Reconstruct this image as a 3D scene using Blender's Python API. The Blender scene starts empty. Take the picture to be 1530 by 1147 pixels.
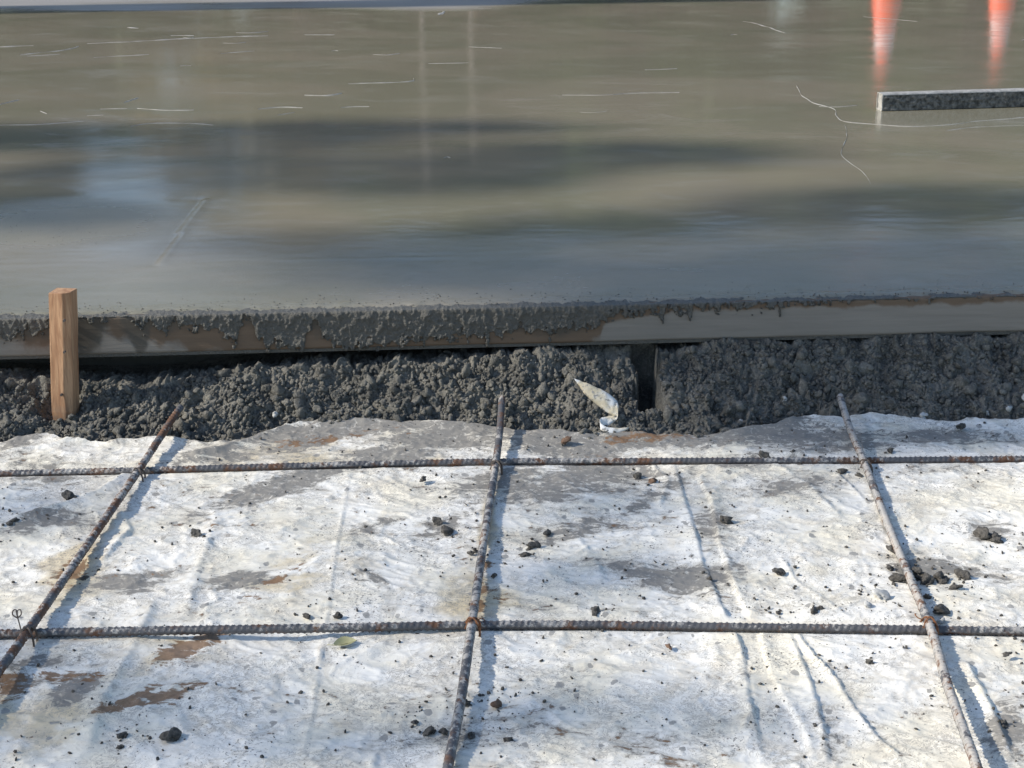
import bpy, math, random
import numpy as np
from mathutils import Vector, noise as mnoise

random.seed(7)
rng = np.random.default_rng(7)
R = math.radians
scene = bpy.context.scene
COL = scene.collection

# ------------------------------------------------------------------ camera
FPX, PITCH, CAMZ = 2585.0, R(18.4), 1.08
cam_d = bpy.data.cameras.new('camera')
cam = bpy.data.objects.new('camera', cam_d)
COL.objects.link(cam)
cam.location = (0, 0, CAMZ)
cam.rotation_euler = (math.pi / 2 - PITCH, 0, 0)
cam_d.sensor_width = 36.0
cam_d.lens = 36.0 * FPX / 1530.0
cam_d.clip_start = 0.02
cam_d.clip_end = 2000
scene.camera = cam

# ------------------------------------------------------------------ sky and sun
SUN_EL, SUN_AZ = R(34), R(9)          # light travels towards +X, turned 9 degrees towards +Y
LDIR = Vector((math.cos(SUN_EL) * math.cos(SUN_AZ), math.cos(SUN_EL) * math.sin(SUN_AZ), -math.sin(SUN_EL)))
world = bpy.data.worlds.new('World')
scene.world = world
world.use_nodes = True
wn = world.node_tree.nodes
sky = wn.new('ShaderNodeTexSky')
sky.sky_type = 'NISHITA'
sky.sun_disc = False
sky.sun_elevation = SUN_EL
sky.sun_rotation = R(261)
sky.air_density = 1.0
sky.dust_density = 0.6
bg = wn['Background']
bg.inputs['Strength'].default_value = 0.15
world.node_tree.links.new(sky.outputs['Color'], bg.inputs['Color'])
sun_d = bpy.data.lights.new('sun', 'SUN')
sun_d.energy = 4.3
sun_d.angle = R(0.53)
sun_d.color = (1.0, 0.93, 0.82)
sun = bpy.data.objects.new('sun', sun_d)
COL.objects.link(sun)
sun.location = (-20, -4, 15)
sun.rotation_euler = LDIR.to_track_quat('-Z', 'Y').to_euler()
vs = scene.view_settings
vs.view_transform = 'Standard'
vs.look = 'None'
vs.gamma = 1.0
vs.exposure = 0.36

# ------------------------------------------------------------------ helpers
SP, CP = math.sin(PITCH), math.cos(PITCH)


def ray(u, v):
    dx, dy = (u - 765.0) / FPX, -(v - 573.5) / FPX
    return np.array([dx, CP + dy * SP, -SP + dy * CP])


def P(u, v, z=0.0):
    """point of the horizontal plane at height z seen at photo position u, v"""
    d = ray(u, v)
    return np.array([0, 0, CAMZ]) + d * ((z - CAMZ) / d[2])


def PY(u, v, y):
    """point of the vertical plane at depth y"""
    d = ray(u, v)
    return np.array([0, 0, CAMZ]) + d * (y / d[1])


def mesh_np(name, V, F, smooth=True):
    V = np.asarray(V, dtype=np.float32).reshape(-1, 3)
    F = np.asarray(F, dtype=np.int32)
    me = bpy.data.meshes.new(name)
    k = F.shape[1]
    me.vertices.add(len(V))
    me.vertices.foreach_set('co', V.ravel())
    me.loops.add(F.size)
    me.loops.foreach_set('vertex_index', F.ravel())
    me.polygons.add(len(F))
    me.polygons.foreach_set('loop_start', np.arange(0, F.size, k, dtype=np.int32))
    me.polygons.foreach_set('loop_total', np.full(len(F), k, dtype=np.int32))
    me.update(calc_edges=True)
    me.validate()
    if smooth:
        me.polygons.foreach_set('use_smooth', np.ones(len(me.polygons), dtype=bool))
    return me


def add_col(me, name, rgb):
    a = me.color_attributes.new(name, 'FLOAT_COLOR', 'POINT')
    buf = np.ones((len(me.vertices), 4), dtype=np.float32)
    buf[:, :3] = rgb
    a.data.foreach_set('color', buf.ravel())


def obj(name, me, mat=None, parent=None, label=None, cat=None, group=None, kind=None, loc=None):
    o = bpy.data.objects.new(name, me)
    COL.objects.link(o)
    if mat is not None and me is not None and not me.materials:
        me.materials.append(mat)
    if parent is not None:
        o.parent = parent
    if loc is not None:
        o.location = loc
    tag(o, label, cat, group, kind)
    return o


def tag(o, label=None, cat=None, group=None, kind=None):
    if label: o['label'] = label
    if cat: o['category'] = cat
    if group: o['group'] = group
    if kind: o['kind'] = kind


def grid_faces(nr, nc):
    i = np.arange(nr - 1)[:, None] * nc + np.arange(nc - 1)[None, :]
    return np.stack([i, i + 1, i + nc + 1, i + nc], axis=-1).reshape(-1, 4)


PERM = rng.permutation(512).astype(np.int64)
PERM = np.concatenate([PERM, PERM])


def hash2(ix, iy, seed=0):
    return PERM[(PERM[(ix + seed * 37) & 511] + iy + seed * 101) & 511]


def perlin(x, y, seed=0):
    ix, iy = np.floor(x).astype(np.int64), np.floor(y).astype(np.int64)
    fx, fy = x - ix, y - iy
    ux, uy = fx * fx * fx * (fx * (fx * 6 - 15) + 10), fy * fy * fy * (fy * (fy * 6 - 15) + 10)

    def g(a, b, dx, dy):
        t = hash2(a, b, seed) * (2 * math.pi / 512)
        return np.cos(t) * dx + np.sin(t) * dy
    n00, n10 = g(ix, iy, fx, fy), g(ix + 1, iy, fx - 1, fy)
    n01, n11 = g(ix, iy + 1, fx, fy - 1), g(ix + 1, iy + 1, fx - 1, fy - 1)
    return ((n00 * (1 - ux) + n10 * ux) * (1 - uy) + (n01 * (1 - ux) + n11 * ux) * uy) * 1.5


def fbm(x, y, octv=4, seed=0, gain=0.5):
    a, s, f = 1.0, 0.0, 1.0
    for k in range(octv):
        s = s + a * perlin(x * f, y * f, seed + k)
        a *= gain
        f *= 2.03
    return s


def worley(x, y, seed=0):
    ix, iy = np.floor(x).astype(np.int64), np.floor(y).astype(np.int64)
    best = np.full(np.shape(x), 9.0)
    cid = np.zeros(np.shape(x))
    for a in (-1, 0, 1):
        for b in (-1, 0, 1):
            h = hash2(ix + a, iy + b, seed)
            px = ix + a + 0.1 + 0.8 * (h / 511.0)
            py = iy + b + 0.1 + 0.8 * (PERM[(h + 77) & 511] / 511.0)
            d = (x - px) ** 2 + (y - py) ** 2
            m = d < best
            best = np.where(m, d, best)
            cid = np.where(m, PERM[(h + 191) & 511] / 511.0, cid)
    return np.sqrt(best), cid


def sstep(a, b, x):
    t = np.clip((x - a) / (b - a), 0, 1)
    return t * t * (3 - 2 * t)


def dist_poly(x, y, pts):
    """signed distance to a polyline (sign by side) and run along it 0..1"""
    best = np.full(x.shape, 1e9)
    sgn = np.ones(x.shape)
    run = np.zeros(x.shape)
    n = len(pts) - 1
    for i in range(n):
        ax, ay = pts[i][:2]
        bx, by = pts[i + 1][:2]
        ex, ey = bx - ax, by - ay
        L2 = ex * ex + ey * ey
        t = np.clip(((x - ax) * ex + (y - ay) * ey) / L2, 0, 1)
        dx, dy = x - ax - t * ex, y - ay - t * ey
        d = np.hypot(dx, dy)
        m = d < best
        best = np.where(m, d, best)
        sgn = np.where(m, np.sign(ex * dy - ey * dx), sgn)
        run = np.where(m, (i + t) / n, run)
    return best, sgn, run


def smooth_path(pts, step):
    """Catmull-Rom through pts, resampled at about step"""
    p = np.array(pts, dtype=float)
    p = np.vstack([2 * p[0] - p[1], p, 2 * p[-1] - p[-2]])
    out = []
    for i in range(1, len(p) - 2):
        n = max(2, int(np.linalg.norm(p[i + 1] - p[i]) / step))
        t = np.linspace(0, 1, n, endpoint=False)[:, None]
        out.append(0.5 * (2 * p[i] + (p[i + 1] - p[i - 1]) * t + (2 * p[i - 1] - 5 * p[i] + 4 * p[i + 1] - p[i + 2]) * t ** 2
                          + (-p[i - 1] + 3 * p[i] - 3 * p[i + 1] + p[i + 2]) * t ** 3))
    out.append(p[-2][None])
    return np.vstack(out)


def tube_arrays(path, rad, sides=8, radfn=None):
    """tube along path; rad a number or an array; radfn(s, phi) adds relief"""
    path = np.asarray(path, dtype=float)
    n = len(path)
    T = np.gradient(path, axis=0)
    T /= np.linalg.norm(T, axis=1)[:, None] + 1e-12
    ref = np.array([0, 0, 1.0]) if abs(T[0][2]) < 0.9 else np.array([1.0, 0, 0])
    A = np.zeros_like(T)
    a = np.cross(T[0], ref)
    for i in range(n):
        a = a - T[i] * np.dot(a, T[i])
        a = a / (np.linalg.norm(a) + 1e-12)
        A[i] = a
    B = np.cross(T, A)
    s = np.concatenate([[0], np.cumsum(np.linalg.norm(np.diff(path, axis=0), axis=1))])
    phi = np.arange(sides) * 2 * math.pi / sides
    r = np.broadcast_to(np.asarray(rad, dtype=float), (n,))[:, None] * np.ones((1, sides))
    if radfn is not None:
        r = r + radfn(s[:, None], phi[None, :])
    V = path[:, None, :] + r[:, :, None] * (np.cos(phi)[None, :, None] * A[:, None, :] + np.sin(phi)[None, :, None] * B[:, None, :])
    V = V.reshape(-1, 3)
    i = np.arange(n - 1)[:, None] * sides + np.arange(sides)[None, :]
    j = np.arange(n - 1)[:, None] * sides + (np.arange(sides)[None, :] + 1) % sides
    F = np.stack([i, j, j + sides, i + sides], axis=-1).reshape(-1, 4)
    c0, c1 = len(V), len(V) + 1
    V = np.vstack([V, path[0], path[-1]])
    k = np.arange(sides)
    k2 = (k + 1) % sides
    e = (n - 1) * sides
    cap = np.vstack([np.stack([np.full(sides, c0), k2, k, k], 1), np.stack([np.full(sides, c1), e + k, e + k2, e + k2], 1)])
    return V, F, cap


def join_arrays(parts):
    Vs, Fs, off = [], [], 0
    for V, F in parts:
        Vs.append(V)
        Fs.append(F + off)
        off += len(V)
    return np.vstack(Vs), np.vstack(Fs)


def mesh_poly(name, V, faces, smooth=True):
    me = bpy.data.meshes.new(name)
    me.from_pydata([tuple(map(float, v)) for v in V], [], faces)
    me.update()
    if smooth:
        me.polygons.foreach_set('use_smooth', np.ones(len(me.polygons), dtype=bool))
    return me


def tube_mesh(name, path, rad, sides=8, radfn=None):
    V, F, cap = tube_arrays(path, rad, sides, radfn)
    faces = [tuple(map(int, f)) for f in F] + [tuple(map(int, f[:3])) for f in cap]
    return mesh_poly(name, V, faces)


# ------------------------------------------------------------------ materials
class Mat:
    def __init__(s, name, pos=False):
        s.m = bpy.data.materials.new(name)
        s.m.use_nodes = True
        s.nt = s.m.node_tree
        s.b = s.nt.nodes['Principled BSDF']
        s.tc = s.nt.nodes.new('ShaderNodeNewGeometry').outputs['Position'] if pos else s.nt.nodes.new('ShaderNodeTexCoord').outputs['Object']

    def set(s, **k):
        for a, v in k.items():
            s.link(v, s.b.inputs[a.replace('_', ' ')])
        return s

    def link(s, v, sock):
        if isinstance(v, bpy.types.NodeSocket):
            s.nt.links.new(v, sock)
        else:
            sock.default_value = (*v, 1) if isinstance(v, tuple) and len(v) == 3 and sock.type == 'RGBA' else v

    def map(s, scale=(1, 1, 1), rot=(0, 0, 0)):
        n = s.nt.nodes.new('ShaderNodeMapping')
        n.inputs['Scale'].default_value = scale
        n.inputs['Rotation'].default_value = rot
        s.link(s.tc, n.inputs['Vector'])
        return n.outputs[0]

    def noise(s, scale, detail=4, rough=0.55, dist=0.0, vec=None):
        n = s.nt.nodes.new('ShaderNodeTexNoise')
        n.inputs['Scale'].default_value = scale
        n.inputs['Detail'].default_value = detail
        n.inputs['Roughness'].default_value = rough
        n.inputs['Distortion'].default_value = dist
        s.link(vec if vec is not None else s.tc, n.inputs['Vector'])
        return n.outputs['Fac']

    def voro(s, scale, vec=None, out='Distance'):
        n = s.nt.nodes.new('ShaderNodeTexVoronoi')
        n.inputs['Scale'].default_value = scale
        s.link(vec if vec is not None else s.tc, n.inputs['Vector'])
        return n.outputs[out]

    def attr(s, name):
        n = s.nt.nodes.new('ShaderNodeAttribute')
        n.attribute_name = name
        sp = s.nt.nodes.new('ShaderNodeSeparateColor')
        s.nt.links.new(n.outputs['Color'], sp.inputs[0])
        return sp.outputs

    def xyz(s):
        n = s.nt.nodes.new('ShaderNodeSeparateXYZ')
        s.link(s.tc, n.inputs[0])
        return n.outputs

    def math(s, op, a, b=0.0, clamp=False):
        n = s.nt.nodes.new('ShaderNodeMath')
        n.operation = op
        n.use_clamp = clamp
        s.link(a, n.inputs[0])
        s.link(b, n.inputs[1])
        return n.outputs[0]

    def ss(s, v, a, b, lo=0.0, hi=1.0):
        n = s.nt.nodes.new('ShaderNodeMapRange')
        n.interpolation_type = 'SMOOTHSTEP'
        s.link(v, n.inputs['Value'])
        n.inputs['From Min'].default_value = a
        n.inputs['From Max'].default_value = b
        n.inputs['To Min'].default_value = lo
        n.inputs['To Max'].default_value = hi
        return n.outputs['Result']

    def mix(s, f, a, b):
        n = s.nt.nodes.new('ShaderNodeMix')
        n.data_type = 'RGBA'
        s.link(f, n.inputs[0])
        s.link(a, n.inputs[6])
        s.link(b, n.inputs[7])
        return n.outputs[2]

    def bump(s, h, strength=0.3, dist=0.01, normal=None):
        n = s.nt.nodes.new('ShaderNodeBump')
        n.inputs['Strength'].default_value = strength
        n.inputs['Distance'].default_value = dist
        s.link(h, n.inputs['Height'])
        if normal is not None:
            s.link(normal, n.inputs['Normal'])
        return n.outputs[0]


def mat_sheet():
    m = Mat('dirty_white_plastic')
    a = m.attr('dirt')
    n1 = m.noise(55, 8, 0.62, 0.6)
    n2 = m.noise(7, 5, 0.6)
    n3 = m.noise(260, 4, 0.6)
    n0 = m.noise(17, 10, 0.72, 1.6, m.map((0.75, 1.35, 1), (0, 0, -0.6)))
    nn = m.math('ADD', m.math('MULTIPLY', m.math('SUBTRACT', n1, 0.5), 1.2), m.math('MULTIPLY', m.math('SUBTRACT', n0, 0.5), 2.6))
    gsum = m.math('ADD', a[0], nn)
    grey = m.math('MULTIPLY', m.ss(gsum, 0.44, 0.56), m.ss(m.noise(90, 5, 0.6, 0.5), 0.25, 0.48))
    halo = m.ss(gsum, 0.10, 0.46)
    brown = m.ss(m.math('ADD', a[1], nn), 0.40, 0.60)
    col = m.mix(m.ss(n2, 0.40, 0.66), (0.81, 0.79, 0.735), (0.77, 0.72, 0.595))
    yel = m.ss(m.math('ADD', a[2], m.math('MULTIPLY', m.math('SUBTRACT', m.noise(22, 6), 0.5), 1.2)), 0.35, 0.8)
    col = m.mix(m.math('MULTIPLY', yel, 0.75), col, (0.55, 0.44, 0.25))
    # thin film of dried cement milk, swirled
    film = m.ss(m.noise(13, 8, 0.7, 1.4), 0.47, 0.66)
    col = m.mix(m.math('MULTIPLY', film, 0.50), col, (0.55, 0.49, 0.385))
    swirl = m.math('ABSOLUTE', m.math('SUBTRACT', m.noise(60, 7, 0.65, 2.0), 0.5))
    lines = m.math('MULTIPLY', m.ss(swirl, 0.0, 0.05, 1, 0), m.ss(m.math('ADD', m.noise(10, 6, 0.65), m.math('MULTIPLY', halo, 0.12)), 0.40, 0.60))
    col = m.mix(m.math('MULTIPLY', lines, 0.80), col, (0.33, 0.31, 0.275))
    spk = m.ss(m.math('ADD', n3, m.math('MULTIPLY', m.noise(11, 3), 0.45)), 0.86, 0.92)
    col = m.mix(m.math('MULTIPLY', spk, 0.9), col, (0.17, 0.16, 0.15))
    col = m.mix(m.math('MULTIPLY', halo, 0.46), col, (0.42, 0.39, 0.33))
    wv = m.nt.nodes.new('ShaderNodeVectorMath')
    wn_ = m.nt.nodes.new('ShaderNodeTexNoise')
    wn_.inputs['Scale'].default_value = 60
    m.link(m.tc, wn_.inputs['Vector'])
    wv.operation = 'MULTIPLY_ADD'
    m.link(wn_.outputs['Color'], wv.inputs[0])
    wv.inputs[1].default_value = (0.012, 0.012, 0.012)
    m.link(m.map((1, 0.8, 0.0)), wv.inputs[2])
    vd = m.voro(42, wv.outputs[0])
    vsep = m.nt.nodes.new('ShaderNodeSeparateColor')
    m.link(m.voro(42, wv.outputs[0], 'Color'), vsep.inputs[0])
    fleck = m.math('MULTIPLY', m.ss(m.math('SUBTRACT', vd, m.math('MULTIPLY', vsep.outputs[1], 0.26)), -0.02, 0.02, 1, 0), m.ss(vsep.outputs[0], 0.50, 0.54))
    col = m.mix(m.math('MULTIPLY', fleck, 0.85), col, (0.27, 0.26, 0.24))
    mudc = m.mix(n3, (0.165, 0.155, 0.14), (0.245, 0.235, 0.215))
    col = m.mix(m.math('MULTIPLY', grey, 0.93), col, mudc)
    brc = m.mix(m.noise(150, 4), (0.12, 0.06, 0.028), (0.27, 0.16, 0.08))
    col = m.mix(m.math('MULTIPLY', brown, 0.9), col, brc)
    dirt = m.math('MAXIMUM', m.math('MAXIMUM', grey, brown), m.math('MULTIPLY', m.math('MAXIMUM', lines, spk), 0.7))
    rough = m.ss(dirt, 0, 1, 0.28, 0.85)
    crumple = m.math('ADD', m.math('MULTIPLY', m.noise(70, 6, 0.6, 0.8), 0.5), m.math('MULTIPLY', dirt, 0.35))
    crumple = m.math('ADD', crumple, m.math('MULTIPLY', m.noise(30, 3, 0.5, 1.5), 0.6))
    crk = m.math('ABSOLUTE', m.math('SUBTRACT', m.noise(24, 4, 0.6, 1.0), 0.5))
    crumple = m.math('ADD', crumple, m.math('MULTIPLY', m.ss(crk, 0.0, 0.05, 1, 0), 0.16))
    nrm = m.bump(crumple, 0.24, 0.006)
    return m.set(Base_Color=col, Roughness=rough, Normal=nrm, IOR=1.45).m


def mat_soil():
    m = Mat('grey_clay_soil', True)
    n = m.noise(16, 8, 0.68, 0.8)
    n2 = m.noise(220, 6, 0.65)
    col = m.mix(m.ss(n, 0.36, 0.62), (0.088, 0.086, 0.076), (0.205, 0.195, 0.168))
    col = m.mix(m.math('MULTIPLY', m.ss(n2, 0.45, 0.75), 0.6), col, (0.40, 0.38, 0.33))
    nrm = m.bump(m.math('ADD', n2, m.math('MULTIPLY', m.noise(620, 3), 0.5)), 1.0, 0.006)
    return m.set(Base_Color=col, Roughness=0.93, Normal=nrm).m


def mat_slab():
    m = Mat('fresh_wet_concrete')
    n = m.noise(1.1, 5, 0.6, 0.8, m.map((0.8, 1.3, 1)))
    n2 = m.noise(6, 7, 0.65, 0.9, m.map((0.6, 1.3, 1), (0, 0, 0.08)))
    a = m.attr('wet')
    col = m.mix(m.ss(n, 0.36, 0.64), (0.210, 0.197, 0.143), (0.258, 0.228, 0.172))
    col = m.mix(m.math('MULTIPLY', m.ss(n2, 0.50, 0.75), 0.30), col, (0.30, 0.285, 0.245))
    col = m.mix(m.math('MULTIPLY', a[1], 0.8), col, (0.31, 0.29, 0.27))
    film = m.ss(m.noise(2.2, 6, 0.6, 1.2, m.map((0.7, 1.2, 1))), 0.40, 0.62)      # bleed water stands in patches
    rough = m.math('ADD', m.math('ADD', m.math('MULTIPLY', m.math('SUBTRACT', 1.0, film), 0.06), m.ss(n2, 0.4, 0.75, 0.055, 0.12)), m.math('MULTIPLY', a[0], 0.30), True)
    rough = m.math('ADD', rough, m.math('MULTIPLY', a[1], 0.35), True)
    fine = m.noise(150, 5, 0.6)
    mid = m.noise(10, 3, 0.5, 0.5)
    arcs = m.noise(26, 4, 0.6, 1.5, m.map((0.5, 1.0, 1), (0, 0, 0.3)))
    coarse = m.math('MULTIPLY', m.noise(300, 3, 0.6), m.math('ADD', m.math('MULTIPLY', a[0], 1.6), 0.03))
    h = m.math('ADD', m.math('MULTIPLY', fine, 0.035), m.math('MULTIPLY', mid, 0.10))
    h = m.math('ADD', h, m.math('MULTIPLY', arcs, 0.055))
    h = m.math('ADD', h, m.math('MULTIPLY', coarse, 0.5))
    nrm = m.bump(h, 0.35, 0.004)
    return m.set(Base_Color=col, Roughness=rough, Normal=nrm, IOR=1.5).m


def mat_slop():
    m = Mat('splashed_concrete')
    n2 = m.noise(180, 6, 0.65)
    col = m.mix(n2, (0.085, 0.082, 0.070), (0.165, 0.158, 0.138))
    nrm = m.bump(m.math('ADD', n2, m.math('MULTIPLY', m.noise(520, 4, 0.65), 0.6)), 1.0, 0.005)
    return m.set(Base_Color=col, Roughness=m.ss(n2, 0.3, 0.7, 0.35, 0.7), Normal=nrm).m


def mat_board():
    m = Mat('weathered_form_board')
    a = m.attr('stain')
    g = m.noise(40, 8, 0.6, 0.3, m.map((0.12, 1, 2.5)))
    blot = m.noise(18, 6, 0.6)
    col = m.mix(g, (0.165, 0.148, 0.126), (0.31, 0.28, 0.24))
    st = m.ss(m.math('ADD', a[0], m.math('MULTIPLY', m.math('SUBTRACT', blot, 0.5), 0.9)), 0.4, 0.62)
    brc = m.mix(g, (0.095, 0.062, 0.038), (0.19, 0.125, 0.075))
    col = m.mix(m.math('MULTIPLY', st, 0.9), col, brc)
    wet = m.ss(m.math('ADD', a[1], m.math('MULTIPLY', m.math('SUBTRACT', blot, 0.5), 0.7)), 0.4, 0.65)
    col = m.mix(m.math('MULTIPLY', wet, 0.85), col, (0.075, 0.066, 0.052))
    nrm = m.bump(g, 0.35, 0.003)
    return m.set(Base_Color=col, Roughness=0.8, Normal=nrm).m


def mat_stake():
    m = Mat('sawn_pine')
    g = m.noise(60, 6, 0.55, 0.5, m.map((1.6, 1.6, 0.10)))
    w = m.noise(300, 4, 0.6, 0, m.map((1, 1, 0.08)))
    col = m.mix(m.ss(g, 0.35, 0.65), (0.29, 0.150, 0.075), (0.46, 0.275, 0.152))
    col = m.mix(m.math('MULTIPLY', m.ss(w, 0.45, 0.7), 0.5), col, (0.20, 0.105, 0.055))
    kn = m.voro(9, m.map((1.3, 1.3, 0.75)))
    col = m.mix(m.ss(kn, 0.05, 0.11, 0.85, 0), col, (0.13, 0.055, 0.025))
    low = m.xyz()[2]
    soil = m.math('MULTIPLY', m.ss(low, -0.01, 0.06, 0.6, 0), m.ss(m.noise(70), 0.4, 0.6))
    col = m.mix(soil, col, (0.16, 0.13, 0.10))
    nrm = m.bump(m.math('ADD', g, w), 0.3, 0.002)
    return m.set(Base_Color=col, Roughness=0.75, Normal=nrm).m


def mat_rebar(name, rust, dust):
    m = Mat(name)
    n = m.noise(26, 6, 0.65)
    f = m.noise(240, 4, 0.6)
    col = m.mix(f, (0.055, 0.055, 0.062), (0.13, 0.13, 0.135))
    r = m.ss(n, 0.62 - rust, 0.74 - rust)
    col = m.mix(m.math('MULTIPLY', r, 0.85), col, m.mix(f, (0.075, 0.036, 0.020), (0.20, 0.095, 0.045)))
    geo = m.nt.nodes.new('ShaderNodeNewGeometry')
    sep = m.nt.nodes.new('ShaderNodeSeparateXYZ')
    m.nt.links.new(geo.outputs['True Normal'], sep.inputs[0])
    up = m.ss(sep.outputs[2], -0.2, 0.8)
    d = m.math('MULTIPLY', m.ss(m.math('ADD', m.noise(75, 7, 0.7), m.math('MULTIPLY', m.noise(5, 2), 0.5)), 0.92 - dust, 1.02 - dust), up)
    col = m.mix(m.math('MULTIPLY', d, 0.9), col, (0.43, 0.41, 0.38))
    return m.set(Base_Color=col, Roughness=m.ss(r, 0, 1, 0.5, 0.85), Normal=m.bump(f, 0.5, 0.0015), Metallic=0.15).m


def mat_plain(name, c0, c1, scale, rough, bump=0.3, dist=0.003, metal=0.0):
    m = Mat(name, True)
    n = m.noise(scale, 6, 0.6)
    return m.set(Base_Color=m.mix(m.ss(n, 0.3, 0.7), c0, c1), Roughness=rough, Metallic=metal, Normal=m.bump(n, bump, dist)).m


def mat_leaf(name, c0, c1):
    m = Mat(name)
    n = m.noise(1.7, 3)
    col = m.mix(m.ss(n, 0.35, 0.65), c0, c1)
    tr = m.nt.nodes.new('ShaderNodeBsdfTranslucent')
    m.link(col, tr.inputs['Color'])
    mx = m.nt.nodes.new('ShaderNodeMixShader')
    mx.inputs[0].default_value = 0.3
    m.set(Base_Color=col, Roughness=0.5)
    m.nt.links.new(m.b.outputs[0], mx.inputs[1])
    m.nt.links.new(tr.outputs[0], mx.inputs[2])
    m.nt.links.new(mx.outputs[0], m.nt.nodes['Material Output'].inputs['Surface'])
    return m.m


M_sheet, M_soil, M_slab, M_slop = mat_sheet(), mat_soil(), mat_slab(), mat_slop()
M_board, M_stake = mat_board(), mat_stake()
M_bar_dark = mat_rebar('dark_ribbed_steel', 0.11, 0.17)
M_bar_brown = mat_rebar('brown_ribbed_steel', 0.20, 0.18)
M_bar_dusty = mat_rebar('dusty_ribbed_steel', 0.16, 0.27)
M_bar_far = mat_rebar('far_ribbed_steel', 0.13, 0.16)
M_bar_mid = mat_rebar('speckled_ribbed_steel', 0.11, 0.19)
M_wire = mat_plain('rusty_tie_wire', (0.09, 0.04, 0.02), (0.28, 0.12, 0.05), 200, 0.8)
M_wire_dark = mat_plain('dark_tie_wire', (0.06, 0.05, 0.045), (0.13, 0.10, 0.08), 200, 0.7)
M_clod = mat_plain('dark_mud_clod', (0.045, 0.042, 0.038), (0.13, 0.12, 0.105), 200, 0.92, 1.0, 0.006)
M_clod_brown = mat_plain('brown_mud_clod', (0.10, 0.06, 0.04), (0.19, 0.12, 0.08), 160, 0.92, 0.7, 0.003)
M_stone = mat_plain('pale_stone', (0.34, 0.34, 0.33), (0.52, 0.52, 0.50), 90, 0.8, 0.4)
def mat_strip():
    m = Mat('torn_white_plastic', True)
    col = m.mix(m.ss(m.noise(30, 4), 0.42, 0.62), (0.70, 0.70, 0.68), (0.56, 0.49, 0.35))
    col = m.mix(m.ss(m.noise(140, 5, 0.65), 0.55, 0.64), col, (0.27, 0.26, 0.24))
    return m.set(Base_Color=col, Roughness=0.5, Normal=m.bump(m.noise(90, 5), 0.5, 0.004)).m


M_strip = mat_strip()
M_leafgreen = mat_plain('fallen_leaf_green', (0.27, 0.27, 0.14), (0.40, 0.38, 0.22), 60, 0.5, 0.2)
M_ridge = mat_plain('cement_milk', (0.24, 0.23, 0.20), (0.36, 0.35, 0.32), 30, 0.5, 0.3)
M_alu = mat_plain('cement_coated_wood', (0.26, 0.25, 0.23), (0.50, 0.48, 0.44), 60, 0.5, 0.2, 0.002, 0.2)
M_mudface = mat_plain('dark_wet_splash', (0.025, 0.025, 0.022), (0.17, 0.165, 0.15), 75, 0.7, 0.9, 0.004)
M_ground = mat_plain('packed_earth', (0.16, 0.14, 0.11), (0.27, 0.245, 0.20), 3, 0.95, 0.5, 0.02)
M_bark = mat_plain('tree_bark', (0.075, 0.055, 0.04), (0.16, 0.125, 0.095), 9, 0.9, 0.8, 0.02)
M_leafA = mat_leaf('tree_leaves', (0.045, 0.085, 0.022), (0.10, 0.15, 0.04))
M_leafB = mat_leaf('autumn_tree_leaves', (0.10, 0.095, 0.03), (0.17, 0.13, 0.05))
M_orange = mat_plain('orange_cone_plastic', (0.80, 0.10, 0.03), (0.88, 0.14, 0.05), 8, 0.4, 0.05)
M_white = mat_plain('white_reflective_band', (0.75, 0.75, 0.75), (0.85, 0.85, 0.85), 8, 0.35, 0.05)
M_black = mat_plain('black_rubber', (0.02, 0.02, 0.02), (0.05, 0.05, 0.05), 20, 0.8, 0.1)
M_pole = mat_plain('grey_pole_wood', (0.15, 0.125, 0.105), (0.25, 0.215, 0.185), 6, 0.85, 0.4, 0.01)

# ------------------------------------------------------------------ the setting: ground
gx = np.array([-900, -300, -60, -20, -8, -4, 4, 8, 20, 60, 300, 900.0])
gy = np.array([-300, -60, -15, -4, 0, 4, 8, 14, 20, 60, 200, 1400.0])
GX, GY = np.meshgrid(gx, gy)
GZ = np.full(GX.shape, -0.07)
obj('ground', mesh_np('ground', np.stack([GX, GY, GZ], -1), grid_faces(len(gy), len(gx))), M_ground, kind='structure')

# ------------------------------------------------------------------ reference lines of the place
ZB, ZT = 0.113, 0.185                       # underside and top of the form board
BL, BR = P(0, 533, ZB), P(1530, 495, ZB)    # front lower edge of the board
BS = (BR[1] - BL[1]) / (BR[0] - BL[0])


def yb(x):
    return BL[1] + BS * (np.asarray(x) - BL[0])


def upx(x, y):
    """photo column of a point at slope height (for shaping along the bank)"""
    return 765.0 + FPX * np.asarray(x) / (np.asarray(y) * CP + 1.0 * SP)


EDGE = np.array([P(u, v, 0.006)[:2] for u, v in [(-400, 668), (0, 667), (35, 660), (70, 656), (100, 668), (160, 670), (240, 661), (300, 668), (345, 663), (400, 647), (470, 638),
                 (560, 637), (650, 641), (740, 642), (770, 649), (830, 650), (880, 655), (930, 650), (1000, 655), (1080, 653), (1150, 643), (1200, 630),
                 (1290, 625), (1370, 628), (1400, 634), (1470, 633), (1530, 637), (1900, 640)]])


def yedge(x):
    return np.interp(x, EDGE[:, 0], EDGE[:, 1])


# rebar paths: photo column, row, height of the bar's axis
def path3(lst):
    return np.array([P(u, v, z) for u, v, z in lst])


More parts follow.
